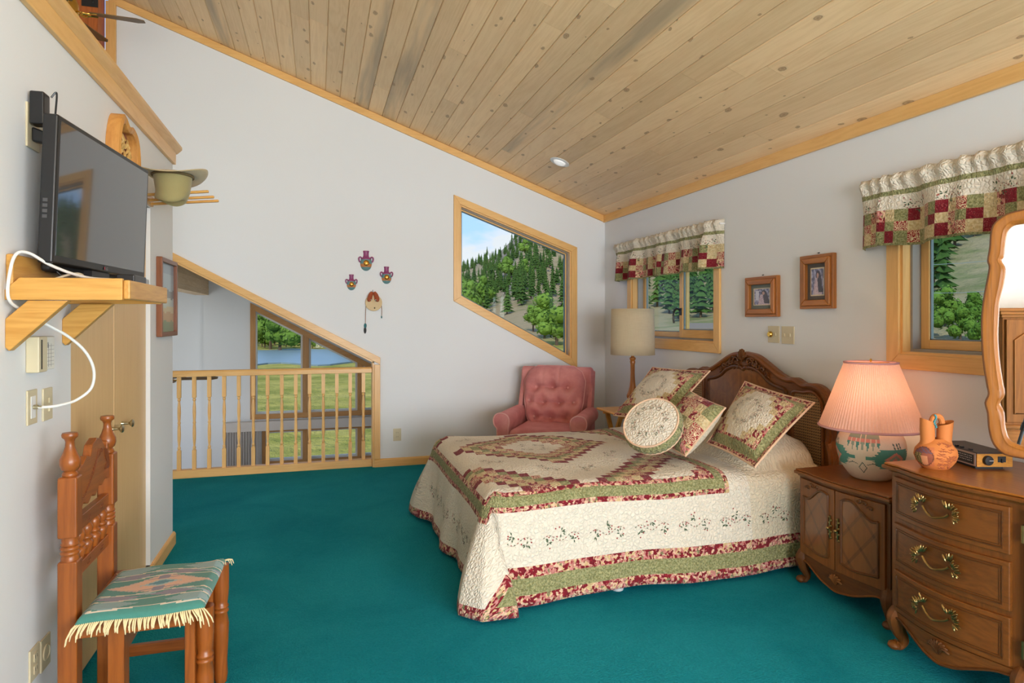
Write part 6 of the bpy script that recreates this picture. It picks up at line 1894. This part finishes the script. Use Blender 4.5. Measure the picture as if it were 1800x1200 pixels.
for a, b in ((AY0 + .03, AY1 - .03),):
    for z0, z1 in ((.13, .30), (.315, .485)):
        d = MB().box(AX1, AX1 + .016, a, b, z0, z1).build('drawer', aoak('y'), ar, smooth=False, bevel=.004)
        for y in (a + .28, b - .28):
            h = MB(); rr_ = random.Random(2)
            h.tube(spline([(AX1 + .022, y - .05, (z0 + z1) / 2 + .012), (AX1 + .034, y, (z0 + z1) / 2 - .01), (AX1 + .022, y + .05, (z0 + z1) / 2 + .012)], 5), .004, 6)
            for sg in (-1, 1):
                for k in range(5): h.ell((AX1 + .022, y + sg * (.05 + .006 * k), (z0 + z1) / 2 + .012 + .008 * (k % 3 - 1)), (.004, .010, .005), 7, 5, Matrix.Rotation(R(30 * (k - 2)), 3, 'X'))
            h.build('handle', BRASS, d)
for x in (AX0 + .04, AX1 - .04):
    for y in (AY0 + .05, AY1 - .05): MB().lathe([(.022, 0), (.028, .02), (.022, .06), (.034, .102)], 12, (x, y, 0)).build('leg', aoak('z'), ar)
tp = thing('tripod', 'black camera tripod reflected in the dresser mirror', 'tripod', (0, -.12, 0))
MB().lathe([(.030, 1.02), (.036, 1.05), (.036, 1.10), (.022, 1.12), (.018, 1.20), (.040, 1.21), (.040, 1.235), (1e-4, 1.236)], 16, (0, -.12, 0)).build('head', BLACKM, tp)
MB().tube([(0, -.12, .62), (0, -.12, 1.10)], .014, 10).build('centre_column', BLACKM, tp)
for k in range(3):
    a = R(75 + 120 * k); f = Vector((math.cos(a), math.sin(a), 0))
    p0, p1 = Vector((0, -.12, 1.05)) + f * .03, Vector((0, -.12, 0.012)) + f * .42
    lg_ = MB().tube([p0, p0.lerp(p1, .45)], .015, 10).tube([p0.lerp(p1, .44), p0.lerp(p1, .75)], .012, 10).tube([p0.lerp(p1, .74), p1], .009, 10).build('leg', plain('tripod_grey', S(52, 54, 58), .4), tp)
    MB().tube([p0.lerp(p1, .42), p0.lerp(p1, .47)], .020, 10).tube([p0.lerp(p1, .73), p0.lerp(p1, .77)], .016, 10).build('clamp', BLACK, lg_)
    MB().ell(p1, (.012, .012, .012), 8, 6).build('rubber_foot', BLACKM, lg_)

# ================================================================== outside
rx = random.Random(11)
TH = 16.72
Z0 = -3.0
E_ = [(-180, .05), (-20, .03), (0, .035), (8, .055), (11.7, .074), (14.2, .094), (15.7, .108), (17, .130), (18, .137), (20, .135), (24, .12), (28, .12), (34, .14), (45, .19), (53, .22), (70, .2), (100, .12), (180, .05)]
R_ = [(-180, 500), (-10, 600), (10, 620), (16, 640), (22, 560), (28, 360), (36, 340), (46, 270), (56, 250), (80, 300), (180, 500)]
R0 = [(-180, 120), (-14, 105), (9, 108), (12, 110), (24, 100), (28, 85), (36, 80), (47, 45), (56, 42), (80, 60), (180, 120)]
EX = [(-180, 1.3), (10, 1.3), (24, 1.3), (28, 1.9), (36, 1.9), (46, 1.15), (180, 1.2)]
def terr(az, r):
    if az > 180: az -= 360
    e, Rm, r0, ex = interp(E_, az), interp(R_, az), interp(R0, az), interp(EX, az)
    x, y = r * math.sin(R(az)), r * math.cos(R(az))
    if r <= r0: return Z0 + 0.12 * noise.noise(Vector((x * .03, y * .03, 0))) * min(1, max(0, (r - 20) / 20))
    p = (r - r0) / (Rm - r0)
    top = e * max(0.25, math.cos(R(az - TH))) * Rm + 1.36 - Z0
    if p < 1: z = top * p ** ex
    else: z = top - (r - Rm) * 0.22
    q = min(1, p * 2.5)
    n = noise.fractal(Vector((x * .012, y * .012, 3.1)), 1.0, 2.1, 5)
    rg = 1 - abs(noise.fractal(Vector((x * .02, y * .02, 9.7)), 0.9, 2.0, 5))
    z += top * q * (0.055 * n + 0.06 * (rg - 0.8))
    return Z0 + max(0.0, z)
azs = []
a = -180.0
while a < 180: azs.append(a); a += 0.5 if -16 <= a < 66 else 4.0
rs = [4, 12, 24, 40, 52, 64, 76, 88, 100, 112, 125, 140, 155, 172, 190, 210, 232, 256, 282, 310, 340, 372, 405, 440, 475, 510, 545, 580, 615, 650, 690, 740, 820, 950]
vs = [(0, 0, Z0)]
for r in rs:
    for az in azs:
        vs.append((r * math.sin(R(az)), r * math.cos(R(az)), terr(az, r)))
n = len(azs); fs = [[0, 1 + (k + 1) % n, 1 + k] for k in range(n)]
for j in range(len(rs) - 1):
    for k in range(n):
        k2 = (k + 1) % n
        fs.append([1 + j*n + k, 1 + j*n + k2, 1 + (j+1)*n + k2, 1 + (j+1)*n + k])
N = Nodes('meadow_and_hill'); v = N.coord('Object')
ln = N.n('VectorMath', {0: v}, operation='LENGTH').outputs['Value']
grassn = N.noise(v, 0.35, 5, 0.6)
fld = N.mix(N.ramp(grassn, [(0.35, (0, 0, 0)), (0.65, (1, 1, 1))]), S(146, 144, 62), S(206, 186, 102))
fld = N.mix(N.math('MULTIPLY', N.noise(v, 3.0, 4), 0.4), fld, S(110, 128, 52))
hl = N.mix(N.ramp(N.noise(v, 0.05, 6, 0.65), [(0.30, (0, 0, 0)), (0.50, (1, 1, 1))]), S(92, 112, 52), S(168, 148, 112))
rock = N.mix(N.ramp(N.noise(v, 0.22, 6, 0.7), [(0.35, (0, 0, 0)), (0.68, (1, 1, 1))]), S(96, 90, 78), S(176, 166, 146))
nz_ = N.n('SeparateXYZ', {'Vector': N.n('NewGeometry').outputs['Normal']}).outputs['Z']
hl = N.mix(N.ramp(nz_, [(0.86, (1, 1, 1)), (0.95, (0, 0, 0))]), hl, rock)
pz = N.n('SeparateXYZ', {'Vector': v}).outputs['Z']
c = N.mix(N.ramp(N.math('ADD', N.math('MULTIPLY', pz, .1), .3), [(0.03, (0, 0, 0)), (0.14, (1, 1, 1))]), fld, hl)
N.bsdf(c, 0.95, N.bump(N.noise(v, 0.5, 6, 0.7), 0.8, 1.5), spec=0.1)
g = MB().add(vs, fs).build('ground', N.mat, angle=60)
struct(g, 'yellow-green meadow rising to a rocky tree-dotted mountainside')

# lake
pts = []
for k in range(36):
    az = -26 + 35 * k / 35.0
    pts.append((az, 66 + 2.5 * math.sin(k * 0.9) + (6 if k > 33 or k < 2 else 0)))
for k in range(36):
    az = 9 - 35 * k / 35.0
    pts.append((az, 99 + 2 * math.sin(k * 1.3) - (6 if k < 2 or k > 33 else 0)))
N = Nodes('lake_water'); v = N.coord('Object', (1, 3, 1))
N.bsdf(N.mix(N.noise(v, 1.2, 3), S(112, 132, 138), S(136, 152, 156)), 0.35, N.bump(N.noise(v, 3, 3), 0.3, 0.05), spec=0.4)
lk = MB().prism([(r * math.sin(R(a)), r * math.cos(R(a))) for a, r in pts], 'z', Z0 - 0.3, Z0 + 0.16).build('lake', N.mat, smooth=False)
struct(lk, 'blue-grey lake across the meadow')

def leafmat(name, a, b, rough=0.9):
    N = Nodes(name); v = N.coord('Object', (1, 1, 1), 1)
    oi = N.n('ObjectInfo').outputs['Random']
    f = N.math('ADD', N.math('MULTIPLY', oi, 0.5), N.math('MULTIPLY', N.noise(v, 7, 4, 0.7), 0.6))
    N.bsdf(N.mix(f, a, b), rough, N.bump(N.noise(v, 14, 4, 0.7), 0.9, 0.25), spec=0.1)
    return N.mat
CON = leafmat('conifer_needles', S(34, 62, 30), S(84, 112, 50))
DEC = leafmat('leafy_crown', S(70, 104, 34), S(128, 158, 66))
BARK = plain('bark', S(96, 78, 60), 0.9)
def conifer(mb, c, h, w, rr, mi=0):
    x, y, z = c
    mb.tube([(x, y, z - 0.03 * h), (x, y, z + 0.25 * h)], [0.025 * h, 0.018 * h], 5, caps=False, mi=1)
    T = 8
    for t in range(T):
        z0 = z + h * (0.10 + 0.80 * t / T); z1 = z + h * (0.10 + 0.80 * (t + 1.55) / T) if t < T - 1 else z + h
        rad = w * h * (1 - (t / T) ** 1.15) * rr.uniform(0.8, 1.15) + 0.015 * h
        nn = 11; off = rr.random() * 6
        vs = [(x, y, z1)]
        for k in range(nn):
            an = off + 2 * math.pi * k / nn
            q = rad * (1.0 if k % 2 else 0.55) * rr.uniform(0.8, 1.2)
            vs.append((x + q * math.cos(an), y + q * math.sin(an), z0 + h * 0.03 * rr.uniform(-1, 1) + (0 if k % 2 else 0.03 * h)))
        mb.add(vs, [[0, 1 + k, 1 + (k + 1) % nn] for k in range(nn)] + [[1 + (k + 1) % nn for k in range(nn)][::-1]], mi)
def leafy(mb, c, h, w, rr):
    x, y, z = c
    mb.tube([(x, y, z - 0.03 * h), (x, y, z + 0.4 * h)], [0.03 * h, 0.02 * h], 5, caps=False, mi=1)
    blobs = []
    for k in range(8):
        an = rr.random() * 6.3; d = w * h * rr.uniform(0, 0.7)
        blobs.append((x + d * math.cos(an), y + d * math.sin(an), z + h * rr.uniform(0.25, 0.80), w * h * rr.uniform(0.40, 0.60)))
    for bx, by, bz, q in blobs:
        mb.ell((bx, by, bz), (q * .78, q * .78, q * .78), 8, 6)
        for t in range(60):
            d = Vector((rr.gauss(0, 1), rr.gauss(0, 1), rr.gauss(0, 1))).normalized()
            c_ = Vector((bx, by, bz)) + d * q * rr.uniform(.72, 1.08)
            a_ = d.orthogonal().normalized() * q * .20; b_ = d.cross(a_).normalized() * q * .16
            t_ = d * q * rr.uniform(-.12, .12)
            mb.add([c_ - a_, c_ + b_ + t_, c_ + a_, c_ - b_ - t_], [[0, 1, 2, 3]])
CMS = []
for k in range(4):
    b = MB(); conifer(b, (0, 0, 0), 1.0, rx.uniform(0.17, 0.24), rx); CMS.append(b.mesh('conifer', [CON, BARK], True, 50))
DMS = []
for k in range(4):
    b = MB(); leafy(b, (0, 0, 0), 1.0, rx.uniform(0.32, 0.42), rx); DMS.append(b.mesh('leafy_tree', [DEC, BARK], True, 60))
SPOT = []
def free(az, r, d):
    x, y = r * math.sin(R(az)), r * math.cos(R(az))
    if any((x - a) ** 2 + (y - b) ** 2 < (d + e) ** 2 for a, b, e in SPOT): return False
    SPOT.append((x, y, d)); return True
def put(ms, name, az, r, h, label, cat, group):
    for _ in range(250):
        if free(az, r, h * (.22 if name == 'conifer' else .40)): break
        az += rx.uniform(-.35, .35); r += rx.uniform(-7, 7)
    o = bpy.data.objects.new(name, rx.choice(ms)); COL.objects.link(o)
    o.location = (r * math.sin(R(az)), r * math.cos(R(az)), terr(az, r) - 0.1)
    o.scale = (h * rx.uniform(.85, 1.2), h * rx.uniform(.85, 1.2), h); o.rotation_euler = (0, 0, rx.random() * 6.3)
    tag(o, label, cat, group)
LC = 'dark green conifer growing on the mountainside outside the slanted window'
cnt = 0
while cnt < 190:
    az = rx.uniform(10.8, 23.6); p = rx.random() ** 0.85; r = 165 + p * 470
    if noise.noise(Vector((az * .35, r * .012, 0))) < -0.20 and p > .25: continue
    if az > 19.5 and 0.45 < p < 0.8 and rx.random() < .6: continue
    put(CMS, 'conifer', az, r, rx.uniform(7.5, 11) * (.75 if p < .35 else 1.0), LC, 'tree', 'conifers on the mountainside'); cnt += 1
for k in range(72):
    az, r = rx.uniform(28.2, 36.2), rx.uniform(150, 330)
    put(CMS, 'conifer', az, r, rx.uniform(9, 15), 'conifer in the dense forest outside the small window near the corner', 'tree', 'forest conifers outside the corner window')
for k in range(38):
    az, r = rx.uniform(48.0, 55.5), rx.uniform(85, 245)
    if noise.noise(Vector((az * .5, r * .03, 5))) < -0.12: r = rx.uniform(170, 245)
    put(CMS, 'conifer', az, r, rx.uniform(7, 11), 'conifer on the dry slope outside the window above the dresser', 'tree', 'conifers outside the dresser window')
for k in range(34):
    az = -6.5 + 15 * k / 33.0 + rx.uniform(-.3, .3)
    put(DMS, 'leafy_tree', az, rx.uniform(103, 118), rx.uniform(2.4, 4.2) if k % 2 else rx.uniform(6, 9.5), 'bright green leafy tree on the far lake shore', 'tree', 'trees on the far lake shore')
for az, r, h in ((19.6, 118, 8.5), (20.6, 112, 9.5), (21.4, 116, 9), (18.6, 130, 6), (22.4, 120, 8), (23.2, 118, 8)):
    put(DMS, 'leafy_tree', az, r, h, 'rounded leafy tree at the foot of the mountain, lower corner of the slanted window', 'tree', 'leafy trees at the mountain foot')
for az, r, h in ((11.4, 200, 13), (12.2, 215, 13), (12.9, 205, 12), (13.6, 225, 12), (15.2, 330, 12), (16.3, 345, 12), (17.9, 300, 11), (19.0, 390, 12)):
    put(DMS, 'leafy_tree', az, r, h, 'pale green leafy tree among the mountainside conifers', 'tree', 'leafy trees among the conifers')
for az, r, h in ((49.4, 62, 3.2), (50.6, 66, 3.6), (51.5, 60, 3.0), (52.4, 64, 3.4), (53.2, 62, 3)):
    put(DMS, 'leafy_tree', az, r, h, 'low green shrub at the slope foot outside the dresser window', 'shrub', 'shrubs outside the dresser window')
# the rest of the forest, past what can be counted
fo = MB()
for k in range(1150):
    s = rx.random()
    if s < .62: az, r = rx.uniform(10.5, 24), 180 + rx.random() * 470
    elif s < .76: az, r = rx.uniform(28, 36.5), rx.uniform(170, 345)
    elif s < .88: az, r = rx.choice((rx.uniform(24, 28), rx.uniform(36, 48), rx.uniform(56, 72))), rx.uniform(110, 300)
    else: az, r = rx.uniform(-22, 10.5), rx.uniform(125, 420)
    if noise.noise(Vector((az * .35, r * .012, 0))) < -0.22: continue
    if not free(az, r, 2.2): continue
    conifer(fo, (r * math.sin(R(az)), r * math.cos(R(az)), terr(az, r) - 0.1), rx.uniform(7, 10.5), rx.uniform(.17, .24), rx)
o = fo.build('forest', [CON, BARK], angle=50)
tag(o, 'far conifer forest covering the mountain slopes', 'forest', None, 'stuff')
# cabin on the slope seen through the corner window
az, r = 33.2, 125
cx, cy = r * math.sin(R(az)), r * math.cos(R(az)); cz_ = terr(az, r)
cb = thing('cabin', 'low distant cabin with pale grey roof outside the corner window', 'house', (cx, cy, cz_), rz=R(-az + 8))
MB().box(-3.6, 3.6, -2.2, 2.2, -0.8, 1.5).build('walls', plain('cabin_wall', S(120, 86, 62), 0.9), cb, True, smooth=False)
MB().prism([(-2.8, 1.35), (2.8, 1.35), (2.8, 1.5), (0, 2.5), (-2.8, 1.5)], 'x', -4.0, 4.0).build('roof', plain('cabin_roof', S(126, 108, 94), 0.7), cb, True, smooth=False)
for k in (-2.2, 0, 2.2): MB().box(k - .5, k + .5, -2.24, -2.18, 0.3, 1.1).build('window_pane', BLACK, cb, True, smooth=False)
# power line on two poles
pw = thing('power_line', 'thin wires on poles crossing the slope outside the dresser window', 'wires', (0, 0, Z0))
ends = []
for az, r in ((44.0, 66), (60.0, 58)):
    x, y = r * math.sin(R(az)), r * math.cos(R(az)); z = terr(az, r)
    MB().tube([(x, y, z - .3), (x, y, 7.2)], [.16, .11], 8).build('pole', BARK, pw)
    ends.append((x, y))
for z in (6.6, 4.3, -0.3):
    q = [(lerp(ends[0][0], ends[1][0], t), lerp(ends[0][1], ends[1][1], t), z - .8 * math.sin(math.pi * t)) for t in [k / 12 for k in range(13)]]
    MB().tube(q, 0.02, 5).build('wire', plain('wire_grey', S(150, 155, 155), .5), pw)
